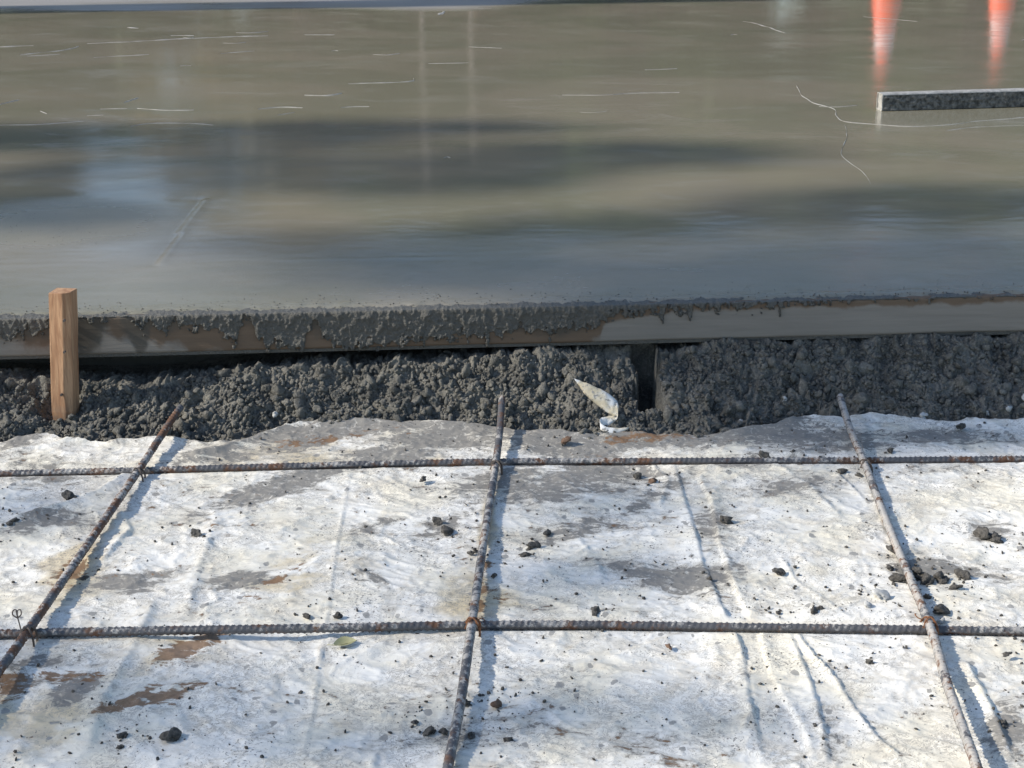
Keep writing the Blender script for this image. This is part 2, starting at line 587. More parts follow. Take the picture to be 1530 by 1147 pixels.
CROSS_FAR = path3([(-260, 716, .011), (0, 708, .011), (210, 703, .011), (500, 695, .011), (740, 690, .010), (1000, 689, .010), (1290, 688, .010), (1530, 686, .010), (1800, 683, .010)])
CROSS_NEAR = path3([(-260, 956, .013), (-40, 949, .013), (40, 946, .014), (250, 942, .021), (500, 938, .022), (705, 934, .015), (900, 934, .010), (1100, 937, .009), (1390, 941, .011), (1530, 943, .009), (1800, 944, .009)])
LONG_A = path3([(270, 608, .050), (250, 637, .038), (208, 701, .0255), (125, 822, .021), (40, 945, .0285), (0, 1000, .029), (-90, 1120, .030), (-220, 1300, .032)])
LONG_B = path3([(750, 595, .052), (747, 640, .034), (741, 690, .0245), (724, 800, .018), (705, 932, .0285), (688, 1050, .023), (669, 1147, .022), (640, 1300, .028)])
LONG_C = path3([(1255, 592, .052), (1270, 640, .035), (1291, 690, .0245), (1330, 792, .017), (1388, 932, .0255), (1415, 1020, .031), (1460, 1147, .040), (1510, 1300, .048)])
BARS = [(CROSS_FAR, 'cross'), (CROSS_NEAR, 'cross'), (LONG_A, 'long'), (LONG_B, 'long'), (LONG_C, 'long')]

# ------------------------------------------------------------------ plastic sheet
FOLDS = [  # photo points, height, width on the sharp side, width on the soft side
    ([(1003, 690), (1025, 760), (1050, 850), (1078, 920), (1108, 985), (1120, 1060), (1140, 1150)], .0050, .0022, .020),
    ([(1040, 715), (1062, 755), (1073, 820), (1100, 895), (1135, 960), (1152, 1020), (1200, 1100), (1215, 1150)], -.0045, .0022, .016),
    ([(1172, 945), (1192, 990), (1215, 1045), (1230, 1105), (1238, 1150)], .0042, .002, .013),
    ([(1180, 950), (1215, 995), (1250, 1030), (1280, 1080), (1310, 1115), (1350, 1150)], .0052, .003, .006),
    ([(1165, 840), (1190, 878), (1240, 912), (1262, 932), (1335, 972)], .0030, .002, .006),
    ([(1245, 715), (1270, 735), (1300, 765)], .0035, .002, .008),
    ([(525, 708), (508, 800), (491, 920), (478, 1000), (468, 1070), (450, 1150)], .0018, .0013, .0045),
    ([(238, 895), (210, 955), (180, 1012), (152, 1062), (128, 1150)], .0062, .010, .024),
    ([(205, 712), (150, 745), (95, 768), (40, 785), (-40, 800)], -.0100, .008, .018),
    ([(455, 640), (390, 660), (330, 682), (280, 692)], -.0080, .006, .016),
    ([(180, 770), (195, 800), (150, 850)], .005, .004, .010),
    ([(-20, 690), (60, 682), (130, 668)], .0075, .006, .014),
    ([(820, 770), (880, 830), (905, 880)], .003, .006, .016),
    ([(905, 1000), (1000, 965), (1080, 955)], .004, .006, .02),
    ([(1100, 690), (1160, 705), (1210, 740), (1260, 790)], .004, .004, .016),
    ([(1340, 960), (1440, 985), (1540, 975)], .004, .004, .014),
    ([(1440, 1000), (1480, 1070), (1510, 1150)], .006, .003, .015),
    ([(330, 780), (300, 850), (280, 930)], .004, .008, .02),
    ([(960, 690), (1000, 725), (985, 760)], .004, .003, .010),
]
FOLDS = [([P(u, v, 0.0) for u, v in pts], h, a, b) for pts, h, a, b in FOLDS]


def bar_sag(x, y, h):
    for path, _ in BARS:
        d, _, run = dist_poly(x, y, path)
        n = len(path) - 1
        k = np.clip((run * n).astype(int), 0, n - 1)
        t = run * n - k
        zb = path[k, 2] * (1 - t) + path[k + 1, 2] * t - 0.0073
        h = np.minimum(h, zb + np.maximum(0, d - 0.004) * 0.55)
    return h


def sheet_h(x, y):
    x, y = np.asarray(x, float), np.asarray(y, float)
    wx = x + 0.03 * perlin(x * 6, y * 6, 31)
    wy = y + 0.03 * perlin(x * 6 + 9, y * 6, 32)
    h = 0.009 + 0.0060 * fbm(x * 3.1, y * 3.1, 2, 1)
    r = 1 - np.abs(fbm(wx * 7, wy * 11, 3, 5))
    h = h + 0.0032 * np.clip(r - 0.55, 0, 1) ** 2 * 4
    h = h + 0.0016 * fbm(wx * 15, wy * 18, 3, 9)
    r2 = 1 - np.abs(fbm(wx * 30 + wy * 9, wy * 38, 2, 14))
    h = h + 0.0013 * np.clip(r2 - 0.68, 0, 1) ** 1.5 * 6
    for pts, hh, a, b in FOLDS:
        x0, x1 = min(p[0] for p in pts) - .12, max(p[0] for p in pts) + .12
        y0, y1 = min(p[1] for p in pts) - .12, max(p[1] for p in pts) + .12
        m = (x > x0) & (x < x1) & (y > y0) & (y < y1)
        if not m.any():
            continue
        d, s, run = dist_poly(x[m], y[m], pts)
        w = np.where(s * np.sign(hh) > 0, a, b)
        fade = sstep(0, .08, run) * sstep(1, .92, run) * (0.75 + 0.4 * perlin(x[m] * 14, y[m] * 14, 21))
        h[m] = h[m] + 1.2 * abs(hh) * np.exp(-(d / w) ** 1.3) * fade
    # lifted, rumpled back edge where it laps against the bank
    e = yedge(x) - y
    h = h + np.exp(-np.clip(e, 0, 9) / 0.05) * (0.008 + 0.008 * fbm(x * 7, y * 7, 3, 44))
    return bar_sag(x, y, h)


xs = np.concatenate([np.linspace(-3.2, -1.12, 40, endpoint=False), np.arange(-1.12, 1.12, 0.0031), np.linspace(1.12, 3.2, 40)])
vs_ = np.concatenate([np.linspace(-1.2, 1.68, 50, endpoint=False), np.arange(1.68, 3.0, 0.0031)])
# rows run from the front to the rumpled back edge, so that the edge is cut cleanly
tt = (vs_ - vs_[0]) / (vs_[-1] - vs_[0])
X2 = np.tile(xs[None, :], (len(tt), 1))
jag = 0.0035 * fbm(xs * 40, xs * 0 + 3.3, 3, 60)
Y2 = vs_[0] + tt[:, None] * ((yedge(xs) + jag)[None, :] - vs_[0])
Z2 = sheet_h(X2.ravel(), Y2.ravel()).reshape(X2.shape)
sheet_me = mesh_np('plastic_sheet', np.stack([X2, Y2, Z2], -1), grid_faces(len(tt), len(xs)))


def blobs(x, y, lst, z=0.0):
    out = np.zeros(x.shape)
    for u, v, ru, rv, rot, s in lst:
        c = P(u, v, z)
        ax = P(u + math.cos(R(rot)) * ru, v - math.sin(R(rot)) * ru, z) - c
        ay = P(u + math.sin(R(rot)) * rv, v + math.cos(R(rot)) * rv, z) - c
        A = np.array([[ax[0], ay[0]], [ax[1], ay[1]]])
        Ai = np.linalg.inv(A)
        dx, dy = x - c[0], y - c[1]
        q = np.hypot(Ai[0, 0] * dx + Ai[0, 1] * dy, Ai[1, 0] * dx + Ai[1, 1] * dy)
        out = np.maximum(out, s * sstep(1.9, 0.15, q))
    return out


GREY = [(500, 655, 160, 11, 4, .9), (800, 652, 200, 9, 0, .9), (1000, 655, 160, 12, 0, .95), (650, 668, 110, 10, 3, .75), (1150, 662, 90, 12, 0, .8), (300, 690, 60, 9, 15, .8), (760, 720, 60, 16, 10, .7), (990, 740, 60, 12, 30, .6), (560, 790, 60, 10, 25, .55), (860, 800, 60, 14, 15, .5), (1120, 700, 60, 10, 0, .6), (60, 1000, 60, 12, 10, .7), (430, 730, 100, 14, 18, 1), (370, 755, 40, 8, 20, .8), (580, 690, 60, 14, 5, .95), (330, 690, 60, 10, 0, .6), (190, 880, 55, 13, 5, .95), (355, 876, 50, 12, 8, .95),
        (1025, 872, 75, 19, 3, 1), (945, 858, 60, 12, -10, .75), (860, 728, 110, 26, 10, .75), (880, 665, 110, 22, 0, .8), (1060, 658, 120, 15, 5, .95), (470, 662, 70, 16, 15, .8),
        (60, 792, 70, 16, 12, .7), (115, 1035, 45, 18, 30, .95), (30, 1030, 50, 10, 0, .8), (1240, 665, 90, 16, 0, .55), (1190, 735, 60, 14, 0, .45), (1505, 1100, 30, 35, 0, .8), (700, 740, 60, 18, 10, .5),
        (665, 790, 40, 12, 20, .6), (550, 875, 40, 10, -15, .6), (760, 655, 60, 10, 0, .7), (1420, 660, 90, 10, 0, .5), (1450, 860, 80, 14, -10, .5), (1065, 800, 25, 50, 15, .5),
        (640, 1115, 110, 12, 6, .6), (40, 720, 60, 14, 0, .5), (1480, 800, 30, 14, 0, .8), (1385, 855, 50, 14, 5, .8), (1240, 1110, 18, 40, 15, .5), (700, 1110, 60, 20, 0, .5), (30, 670, 30, 12, 20, .8)]
BROWN = [(100, 1020, 60, 10, 0, .7), (190, 1060, 50, 8, 25, .8), (300, 965, 40, 8, 10, .85), (500, 665, 90, 8, 6, .5), (740, 900, 25, 20, 0, .5), (270, 982, 55, 13, 18, .95), (245, 1052, 70, 10, 10, .75), (20, 1035, 35, 18, 0, .6), (960, 660, 70, 10, 5, .6), (720, 890, 14, 55, -8, .55), (110, 860, 30, 22, 30, .55), (410, 880, 60, 10, 30, .35)]
YELL = [(705, 900, 70, 50, 0, .75), (110, 860, 60, 50, 30, .8), (450, 860, 120, 60, 10, .5), (60, 1080, 90, 60, 0, .7), (960, 655, 90, 20, 0, .8), (430, 690, 120, 30, 0, .7), (200, 1000, 150, 50, 10, .55),
        (1200, 790, 120, 50, 0, .35), (650, 690, 80, 20, 0, .4), (730, 780, 14, 90, -6, .7), (470, 1100, 200, 20, 0, .35)]
xf, yf = X2.ravel(), Y2.ravel()
grain = 0.16 * fbm(xf * 11, yf * 22, 4, 71) + 0.20 * np.clip(fbm(xf * 4.5, yf * 7, 3, 72) + .1, -.3, 1)
add_col(sheet_me, 'dirt', np.stack([blobs(xf, yf, GREY) * 0.98 + grain + 0.10 * sstep(2.55, 2.85, yf), blobs(xf, yf, BROWN) * 1.0 + grain * .5, blobs(xf, yf, YELL) + grain], -1))
sheet = obj('plastic_sheet', sheet_me, M_sheet, label='dirty wrinkled white plastic sheet spread on the ground under the steel bars', cat='plastic sheet')

# ------------------------------------------------------------------ soil bank between the sheet and the form
HOLE_X = PY(970, 575, 3.06)[0]
STAKE_X = PY(96, 530, 3.03)[0]
CREST_U = [-400, 0, 60, 180, 260, 330, 420, 600, 720, 900, 1000, 1200, 1530, 1900]
CREST_Z = [.080, .072, .066, .058, .062, .074, .084, .086, .095, .099, .106, .108, .109, .109]
xb = np.concatenate([np.linspace(-3.0, -1.12, 120, endpoint=False), np.arange(-1.12, 1.12, 0.0017), np.linspace(1.12, 3.0, 120)])
tb = np.concatenate([np.linspace(0, 0.88, 190, endpoint=False), np.linspace(0.88, 1.0, 14)])
XB, TB = np.meshgrid(xb, tb)
ytoe = yedge(XB) - 0.045
ycr = yb(XB) - 0.004
tq = np.clip(TB / 0.80, 0, 1)
YB = np.where(TB < 0.80, ytoe + (ycr - ytoe) * tq, ycr + (TB - 0.80) / 0.20 * 0.15)
crest = np.interp(765 + FPX * XB / 3.25, CREST_U, CREST_Z)
prof = tq ** 0.85 * (1 - 0.25 * np.sin(tq * math.pi) * 0.5)
ZBK = -0.022 + (crest + 0.022) * prof - 0.014 * sstep(0.80, 1.0, TB)


def bank_relief(x, t):
    """lumpy, cloddy relief along the slope normal"""
    s = t * 0.24
    w = 0.012
    xw = x + w * perlin(x * 40, s * 40, 81)
    sw = s + w * perlin(x * 40 + 5, s * 40, 82)
    d1, c1 = worley(xw * 24, sw * 26, 1)
    d2, c2 = worley(xw * 58, sw * 62, 2)
    d3, c3 = worley(x * 125, s * 135, 3)
    patch = sstep(-0.35, 0.35, perlin(x * 7, s * 12, 90))
    h = 0.014 * fbm(x * 8, s * 10, 3, 70)
    h = h + 0.012 * (0.1 + c1) * np.clip(1 - (d1 / 0.7) ** 2, 0, 1) * (0.35 + 0.65 * patch)
    h = h + 0.0045 * c2 * np.clip(1 - (d2 / 0.65) ** 2, 0, 1)
    h = h + 0.0085 * fbm(xw * 38, sw * 42, 4, 77, .62)
    h = h - 0.008 * np.clip(np.abs(fbm(xw * 21, sw * 23, 2, 79)) * -6 + 0.8, 0, 1)
    h = h + 0.0030 * np.abs(fbm(x * 120, s * 120, 3, 78))
    return h


rel = bank_relief(XB.ravel(), TB.ravel()).reshape(XB.shape) - 0.006
edgef = sstep(0.0, 0.10, TB) * sstep(1.0, 0.86, TB)
YB = YB - rel * 0.50 * edgef
ZBK = ZBK + rel * 0.80 * edgef
# the hole left by a pulled stake, and the pocket round the stake
uh = (XB - HOLE_X - 0.016 * perlin(YB * 18 + 3, ZBK * 30, 4) - 0.005 * perlin(YB * 90, ZBK * 90, 6) + (ZBK - .06) * .12)
notch = sstep(0.027, 0.014, np.abs(uh)) * sstep(3.005, 3.03, YB) * sstep(yb(XB) + 0.06, yb(XB) + 0.03, YB)
ZBK = ZBK - notch * np.clip(ZBK + 0.065, 0, 1)
side = sstep(0.075, 0.0, np.abs(uh + 0.055)) * sstep(2.97, 3.03, YB) * sstep(yb(XB) + 0.05, yb(XB) - 0.01, YB)
ZBK = ZBK - side * 0.030
pk = sstep(0.052, 0.022, np.hypot(XB - STAKE_X + 0.012, (YB - 3.015) * 0.9))
ZBK = ZBK - pk * np.clip(ZBK - 0.006, 0, 1) * 0.85
bank_V = np.stack([XB, YB, ZBK], -1)
bank = obj('soil_bank', mesh_np('soil_bank', bank_V, grid_faces(len(tb), len(xb))), M_soil, kind='structure')


# clods lying on the bank
def ico(sub):
    import bmesh
    bm = bmesh.new()
    bmesh.ops.create_icosphere(bm, subdivisions=sub, radius=1.0)
    V = np.array([v.co[:] for v in bm.verts])
    F = np.array([[v.index for v in f.verts] for f in bm.faces])
    bm.free()
    return V, F


ICO1, ICO2, ICO3 = ico(1), ico(2), ico(3)


def lump(base, seed, rough=0.34):
    V, F = base
    out = []
    r = random.Random(seed)
    off = Vector((r.uniform(-50, 50), r.uniform(-50, 50), r.uniform(-50, 50)))
    sc = (r.uniform(.85, 1.25), r.uniform(.75, 1.0), r.uniform(.6, .85))
    planes = [(Vector((r.uniform(-1, 1), r.uniform(-1, 1), r.uniform(-1, 1))).normalized(), r.uniform(.62, .9)) for _ in range(7)]
    for v in V:
        p = Vector(v)
        k = 1 + rough * mnoise.noise(p * 1.1 + off) * 1.6 + rough * .55 * mnoise.noise(p * 2.7 + off) + rough * .45 * mnoise.noise(p * 5 + off)
        p = p * k
        for n, d in planes:
            e = p.dot(n) - d
            if e > 0:
                p = p - n * e * .8
        out.append((p.x * sc[0], p.y * sc[1], p.z * sc[2]))
    return np.array(out), F


CLODM = []
for k in range(10):
    V, F = lump(ICO2, 100 + k, 0.62)
    me = mesh_np('clod', V, F)
    me.materials.append(M_soil)
    CLODM.append(me)
nr, nc = XB.shape
vis_c = np.where((xb > -1.08) & (xb < 1.08))[0]
n_big = 0
occupied = []
while n_big < 300:
    i, j = random.randint(12, int(nr * .80)), random.choice(vis_c)
    p = bank_V[i, j]
    if notch[i, j] > .05 or pk[i, j] > .1 or p[2] < 0.004:
        continue
    if p[1] < float(yedge(p[0])) - 0.012:
        continue
    o = bpy.data.objects.new('clod', CLODM[n_big % 10])
    COL.objects.link(o)
    o.parent = bank
    s = random.choice([.005, .006, .006, .007, .008, .009, .011, .014])
    o.location = (p[0], p[1] - s * .15, p[2] + s * .12)
    o.rotation_euler = (random.uniform(0, 6.28), random.uniform(0, 6.28), random.uniform(0, 6.28))
    o.scale = (s, s, s)
    n_big += 1
# finer crumbs, uncountable
parts = []
small = [lump(ICO1, 300 + k, .4) for k in range(8)]


def rotm(r):
    q = np.array([r.gauss(0, 1) for _ in range(4)])
    q /= np.linalg.norm(q)
    a, b, c, d = q
    return np.array([[a * a + b * b - c * c - d * d, 2 * (b * c - a * d), 2 * (b * d + a * c)],
                     [2 * (b * c + a * d), a * a - b * b + c * c - d * d, 2 * (c * d - a * b)],
                     [2 * (b * d - a * c), 2 * (c * d + a * b), a * a - b * b - c * c + d * d]])


rr = random.Random(5)
medium = [lump(ICO2, 340 + k, .5) for k in range(16)]
while len(parts) < 1500:
    i, j = rr.randint(12, int(nr * .81)), rr.choice(vis_c)
    p = bank_V[i, j]
    if notch[i, j] > .1 or p[2] < 0.002 or pk[i, j] > .3:
        continue
    s = rr.choice([.0035, .004, .0045, .005, .006, .0075])
    V, F = medium[rr.randrange(16)]
    parts.append(((V * s) @ rotm(rr).T + p + np.array([0, -s * .2, s * .2]), F))
while len(parts) < 6800:
    i, j = rr.randint(12, int(nr * .82)), rr.choice(vis_c)
    p = bank_V[i, j]
    if notch[i, j] > .3 or p[2] < 0.0:
        continue
    s = rr.choice([.0018, .0024, .003, .003, .0038, .0048])
    V, F = small[rr.randrange(8)]
    parts.append(((V * s) @ rotm(rr).T + p + np.array([0, -s * .3, s * .4]), F))
V, F = join_arrays(parts)
obj('soil_crumbs', mesh_np('soil_crumbs', V, F), M_soil, parent=bank, kind='stuff')

# ------------------------------------------------------------------ concrete slab
TH = 0.038


def slab_y0(x):
    x = np.asarray(x, float)
    return yb(x) + 0.015 + 0.006 * fbm(x * 25, x * 0 + 5, 3, 150)


xsl = np.concatenate([np.linspace(-9, -1.6, 40, endpoint=False), np.arange(-1.6, 1.6, 0.008), np.linspace(1.6, 9, 40)])
tsl = np.concatenate([np.arange(0, 1.0, 0.007), np.arange(1.0, 2.6, 0.02), np.linspace(2.6, 11.5, 150)])
XS, TS = np.meshgrid(xsl, tsl)
YS = slab_y0(XS) + TS
ZS = np.full(XS.shape, ZT + 0.0040)
ZS += 0.0008 * fbm(XS * 0.8, YS * 1.1, 2, 120) + 0.00012 * fbm(XS * 4, YS * 6, 3, 121)
near = sstep(1.3, 0.5, TS)
ZS += near * 0.00022 * fbm(XS * 16, YS * 30, 3, 122)
# edge pass of the trowel and the diagonal drag mark
passline = [P(u, v, ZT)[:2] for u, v in [(-300, 404), (0, 399), (250, 394), (600, 388), (1000, 380), (1530, 362), (1900, 352)]]
d, s, _ = dist_poly(XS.ravel(), YS.ravel(), passline)
d, s = d.reshape(XS.shape), s.reshape(XS.shape)
ZS += 0.0006 * sstep(-0.01, 0.05, d * s) + 0.0006 * np.exp(-(d / 0.012) ** 2) * (0.4 + fbm(XS * 3, YS * 3, 3, 151))
mark = [P(u, v, ZT)[:2] for u, v in [(305, 302), (282, 330), (258, 365), (238, 396)]]
d, s, run = dist_poly(XS.ravel(), YS.ravel(), mark)
d, s = d.reshape(XS.shape), s.reshape(XS.shape)
ZS += np.where(s > 0, 0.0016 * np.exp(-(d / 0.014) ** 2), -0.0012 * np.exp(-(d / 0.03) ** 2))
ZS += sstep(0.06, 0.0, TS) * (0.0020 * fbm(XS * 45, YS * 45, 3, 130)) - sstep(0.016, 0.0, TS) * 0.0045
slab_me = mesh_np('concrete_slab', np.stack([XS, YS, ZS], -1), grid_faces(len(tsl), len(xsl)))
xf, yf, tf = XS.ravel(), YS.ravel(), TS.ravel()
pit = blobs(xf, yf, [(100, 335, 130, 26, 0, 1.0), (40, 355, 90, 16, 0, 1.0), (750, 430, 450, 14, 2, .5), (1000, 410, 300, 14, 2, .45)], ZT)
pit = np.maximum(pit, np.maximum(sstep(0.10, 0.0, tf) * 0.8, 0.34 * sstep(0.75, 0.25, tf + 0.12 * fbm(xf * 2, yf * 4, 3, 152))))
yfar = P(0, 22, ZT)[1]
dry = sstep(-0.15, 0.25, yf - yfar - 0.42 - 0.10 * xf + 0.25 * fbm(xf * .8, yf * 2, 3, 140) - 0.35 * sstep(-0.2, 1.2, xf))
add_col(slab_me, 'wet', np.stack([pit, dry, 0 * pit], -1))
slab = obj('concrete_slab', slab_me, M_slab, kind='structure')
# the front of the slab, cast against the board and seen only in the gap under it
xv = np.linspace(-3, 3, 200)
fv = np.stack([np.stack([xv, yb(xv) + TH, np.full(200, ZT - .001)], -1), np.stack([xv, yb(xv) + TH, np.full(200, ZB + .004)], -1), np.stack([xv, yb(xv) + TH + .10, np.full(200, ZB + .002)], -1), np.stack([xv, yb(xv) + TH + .11, np.full(200, -0.05)], -1)])
obj('slab_edge', mesh_np('slab_edge', fv, grid_faces(4, 200)[:, ::-1]), M_slop, parent=slab)

# thin ridges of cement milk left by the float
ridges = []
RIDGE = [([(1190, 128), (1197, 140), (1212, 152), (1236, 160), (1248, 165), (1251, 173), (1262, 182), (1310, 186), (1365, 189), (1420, 186), (1475, 180), (1535, 175), (1640, 168)], .0065),
         ([(1262, 186), (1265, 205), (1258, 232), (1290, 258), (1300, 275)], .0022), ([(130, 65), (200, 62), (270, 58), (340, 55), (400, 53)], .011), ([(0, 70), (50, 68)], .010), ([(30, 82), (95, 75), (118, 69)], .010),
         ([(40, 84), (90, 81)], .008), ([(140, 86), (180, 84), (222, 81)], .009), ([(205, 162), (240, 165), (290, 164)], .009), ([(150, 163), (190, 162)], .007), ([(130, 173), (155, 172)], .008),
         ([(195, 189), (220, 185), (250, 184), (292, 185), (318, 187)], .008), ([(0, 187), (60, 186), (125, 181)], .007), ([(185, 153), (207, 146)], .006), ([(455, 142), (490, 143), (510, 139)], .009),
         ([(385, 163), (420, 160), (452, 161)], .008), ([(415, 172), (440, 168)], .006), ([(0, 156), (28, 149)], .007), ([(455, 52), (500, 52)], .008), ([(640, 95), (700, 94)], .008), ([(520, 125), (610, 122), (618, 117)], .008),
         ([(655, 22), (664, 17)], .03), ([(840, 142), (900, 142), (950, 139), (1015, 138)], .0035), ([(1110, 32), (1140, 38), (1170, 49)], .009), ([(1290, 25), (1370, 32)], .008), ([(1415, 195), (1460, 190), (1530, 187)], .004), ([(700, 70), (750, 72)], .006), ([(190, 41), (208, 42)], .012), ([(255, 53), (290, 53)], .014), ([(330, 80), (380, 76)], .007), ([(60, 166), (70, 170)], .006)]
for k in range(24):
    u, v = rr.uniform(0, 1530), rr.uniform(25, 175) if rr.random() < .7 else rr.uniform(60, 260)
    if u > 560 and rr.random() < .6:
        continue
    L = rr.uniform(6, 60)
    RIDGE.append(([(u, v), (u + L * .5, v - rr.uniform(-1, 2)), (u + L, v - L * .04)], rr.uniform(.002, .005)))
for pts, w in RIDGE:
    c = smooth_path([P(u, v, ZT + .0042) for u, v in pts], 0.02)
    n = len(c)
    T = np.gradient(c, axis=0)
    T /= np.linalg.norm(T, axis=1)[:, None] + 1e-9
    N = np.stack([-T[:, 1], T[:, 0], 0 * T[:, 0]], -1)
    t = np.linspace(0, 1, n)
    ww = .8 * w * np.sin(np.clip(t, .02, .98) * math.pi) ** .5 * (0.04 + 1.25 * np.clip(perlin(t * n * .30, t * 0 + w * 1e4, 7) + .38, 0, 1))
    c = c + N * (w * 1.2 * perlin(t * n * .16, t * 0 + w * 3e4, 8))[:, None]
    up = np.array([0, 0, 1.0])
    rows = [c - N * ww[:, None] - up * .002, c - N * ww[:, None] * .4 + up * (0.0012 + ww[:, None] * .12), c + N * ww[:, None] * .4 + up * (0.0012 + ww[:, None] * .12), c + N * ww[:, None] - up * .002]
    ridges.append((np.stack(rows, 1).reshape(-1, 3), grid_faces(n, 4)))
V, F = join_arrays(ridges)
obj('float_ridges', mesh_np('float_ridges', V, F), M_ridge, parent=slab, kind='stuff')

# grit on the fresh surface
parts = []
while len(parts) < 900:
    if len(parts) < 620:
        x = rr.uniform(-1.1, 1.1)
        p = np.array([x, float(slab_y0(x)) + abs(rr.gauss(0, .05)), ZT + .0040])
    else:
        p = P(rr.gauss(70, 75), rr.gauss(345, 18), ZT + .0042)
    s = rr.choice([.0010, .0013, .0016, .002, .0026]) * (.8 if len(parts) < 620 else .75)
    V, F = small[rr.randrange(8)]
    parts.append(((V * s) @ rotm(rr).T + p, F))
V, F = join_arrays(parts)
obj('surface_grit', mesh_np('surface_grit', V, F), M_slop, parent=slab, kind='stuff')

# ------------------------------------------------------------------ form board with splashed concrete
form = obj('form_board', None, label='long weathered wooden form board holding the wet concrete edge', cat='board', loc=(0, float(yb(0)), ZB))
fo = np.array([0, float(yb(0)), ZB])
xg = np.arange(-2.4, 2.4, 0.012)
HB = ZT - ZB
ring = [(0.0, 0.002), (0.002, 0.0)] + [(0.0, HB * k / 10) for k in range(1, 10)]
ring = [(TH, 0.0), (0.003, 0.0), (0.0, 0.003)] + [(0.0, HB * k / 12) for k in range(1, 12)] + [(0.0, HB - .003), (0.003, HB), (TH, HB), (TH, 0.0)]
XG = np.tile(xg[:, None], (1, len(ring)))
wob = 0.0012 * perlin(xg * 3, xg * 0, 200)[:, None]
YG = yb(XG) - fo[1] + np.array([r_[0] for r_ in ring])[None, :] + wob
ZG = np.tile(np.array([r_[1] for r_ in ring])[None, :], (len(xg), 1)) + 0.0010 * perlin(xg * 5, xg * 0 + 3, 201)[:, None]
bme = mesh_np('plank', np.stack([XG, YG, ZG], -1), grid_faces(len(xg), len(ring)), smooth=False)
ug = 765 + FPX * XG / (yb(XG) * CP + .93 * SP)
zz = ZG / HB
stain = np.interp(ug, [0, 120, 150, 230, 330, 420, 600, 860, 930, 1000, 1100, 1200, 1530], [.55, .6, .35, .5, .8, .9, .9, .95, .7, .42, .35, .32, .30])
stain = np.clip(stain + .16 * (ug < 880) + (zz - .72) * 2.0 * (ug > 900) + (zz - .6) * .6 * (ug <= 900), 0, 1)
wet = np.interp(ug, [0, 90, 120, 150, 172, 190, 205, 215, 225, 300, 500, 860, 900, 1000, 1200, 1530], [.5, .5, .8, .6, .1, .45, .8, .8, .35, .3, .5, .55, .4, .15, .08, 0])
wet = np.clip(wet + .12 * (ug < 880) + (zz - .6) * .6, 0, 1)
add_col(bme, 'stain', np.stack([stain.ravel(), wet.ravel(), 0 * wet.ravel()], -1))
obj('plank', bme, M_board, parent=form)
# splash layer: from the back of the top over the edge and down the face
xd = np.arange(-1.25, 1.25, 0.0016)
sd = np.concatenate([np.linspace(-TH, 0, 18, endpoint=False), np.linspace(0, HB + .006, 52)])
XD, SD = np.meshgrid(xd, sd)
ud = 765 + FPX * XD / (yb(XD) * CP + .93 * SP)
cover = np.interp(ud, [-300, 0, 70, 80, 118, 185, 205, 240, 330, 350, 450, 600, 640, 760, 850, 900, 930, 960, 1060, 1200, 1260, 1600],
                  [.4, .45, .4, 0, 0, -.08, .15, .30, .42, .85, .98, .92, .8, .72, .62, .55, .35, .22, .16, .08, -.02, -.05])
fine = fbm(XD * 38, XD * 0 + 2, 4, 301, .65)
drip = np.clip(perlin(XD * 75, XD * 0 + 7, 302), 0, 1) ** 1.5 * np.clip(perlin(XD * 11, XD * 0 + 4, 308) + .3, 0, 1.2) * 0.9 * sstep(0.02, .2, cover)
gaps = np.clip(perlin(XD * 17, XD * 0 + 1.7, 303) + .35 * perlin(XD * 55, XD * 0, 309) - .05, 0, 1) * 1.2 * sstep(.15, .5, cover)
bound = (cover + 0.14 * fine + drip - gaps) * HB
bound = np.minimum(bound, HB + .004)
edge = bound - SD + 0.013 * fbm(XD * 75, SD * 70, 4, 304, .62)
m_face = sstep(-0.0015, 0.003, edge)
topc = sstep(-0.3, 0.25, cover + .12 + .5 * fbm(XD * 16, SD * 40, 3, 305))
mask = np.where(SD > 0, m_face, np.maximum(topc, sstep(-.02, -.036, SD)))
rimb = np.exp(-((edge - 0.004) / 0.004) ** 2)
thick = 0.0016 + 0.0030 * np.clip(fbm(XD * 30, SD * 25, 2, 310) + .2, 0, 1) + 0.0034 * np.clip(fbm(XD * 90, SD * 55, 4, 306) + .35, 0, 1.4) + 0.0016 * rimb
dd, cc = worley(XD * 150, SD * 120, 12)
thick = thick + 0.0026 * cc * np.clip(1 - (dd / .55) ** 2, 0, 1)
thick = thick + 0.0010 * np.clip(perlin(XD * 85, SD * 30, 307), 0, 1)
thick = np.where(SD > 0, thick, thick * 0.55)
thick = mask * thick * .8 - (1 - mask) * 0.003
rnd = np.clip((SD + .004) / .008, 0, 1)
ny, nz = -np.sin(rnd * math.pi / 2), np.cos(rnd * math.pi / 2)
YD = yb(XD) - fo[1] + np.where(SD < 0, -SD, 0) + ny * thick
ZD = np.where(SD < 0, HB, HB - SD) + nz * thick - np.where(SD < -.03, .001, 0)
obj('concrete_splash', mesh_np('concrete_splash', np.stack([XD, YD, ZD], -1), grid_faces(len(sd), len(xd))[:, ::-1]), M_slop, parent=form)

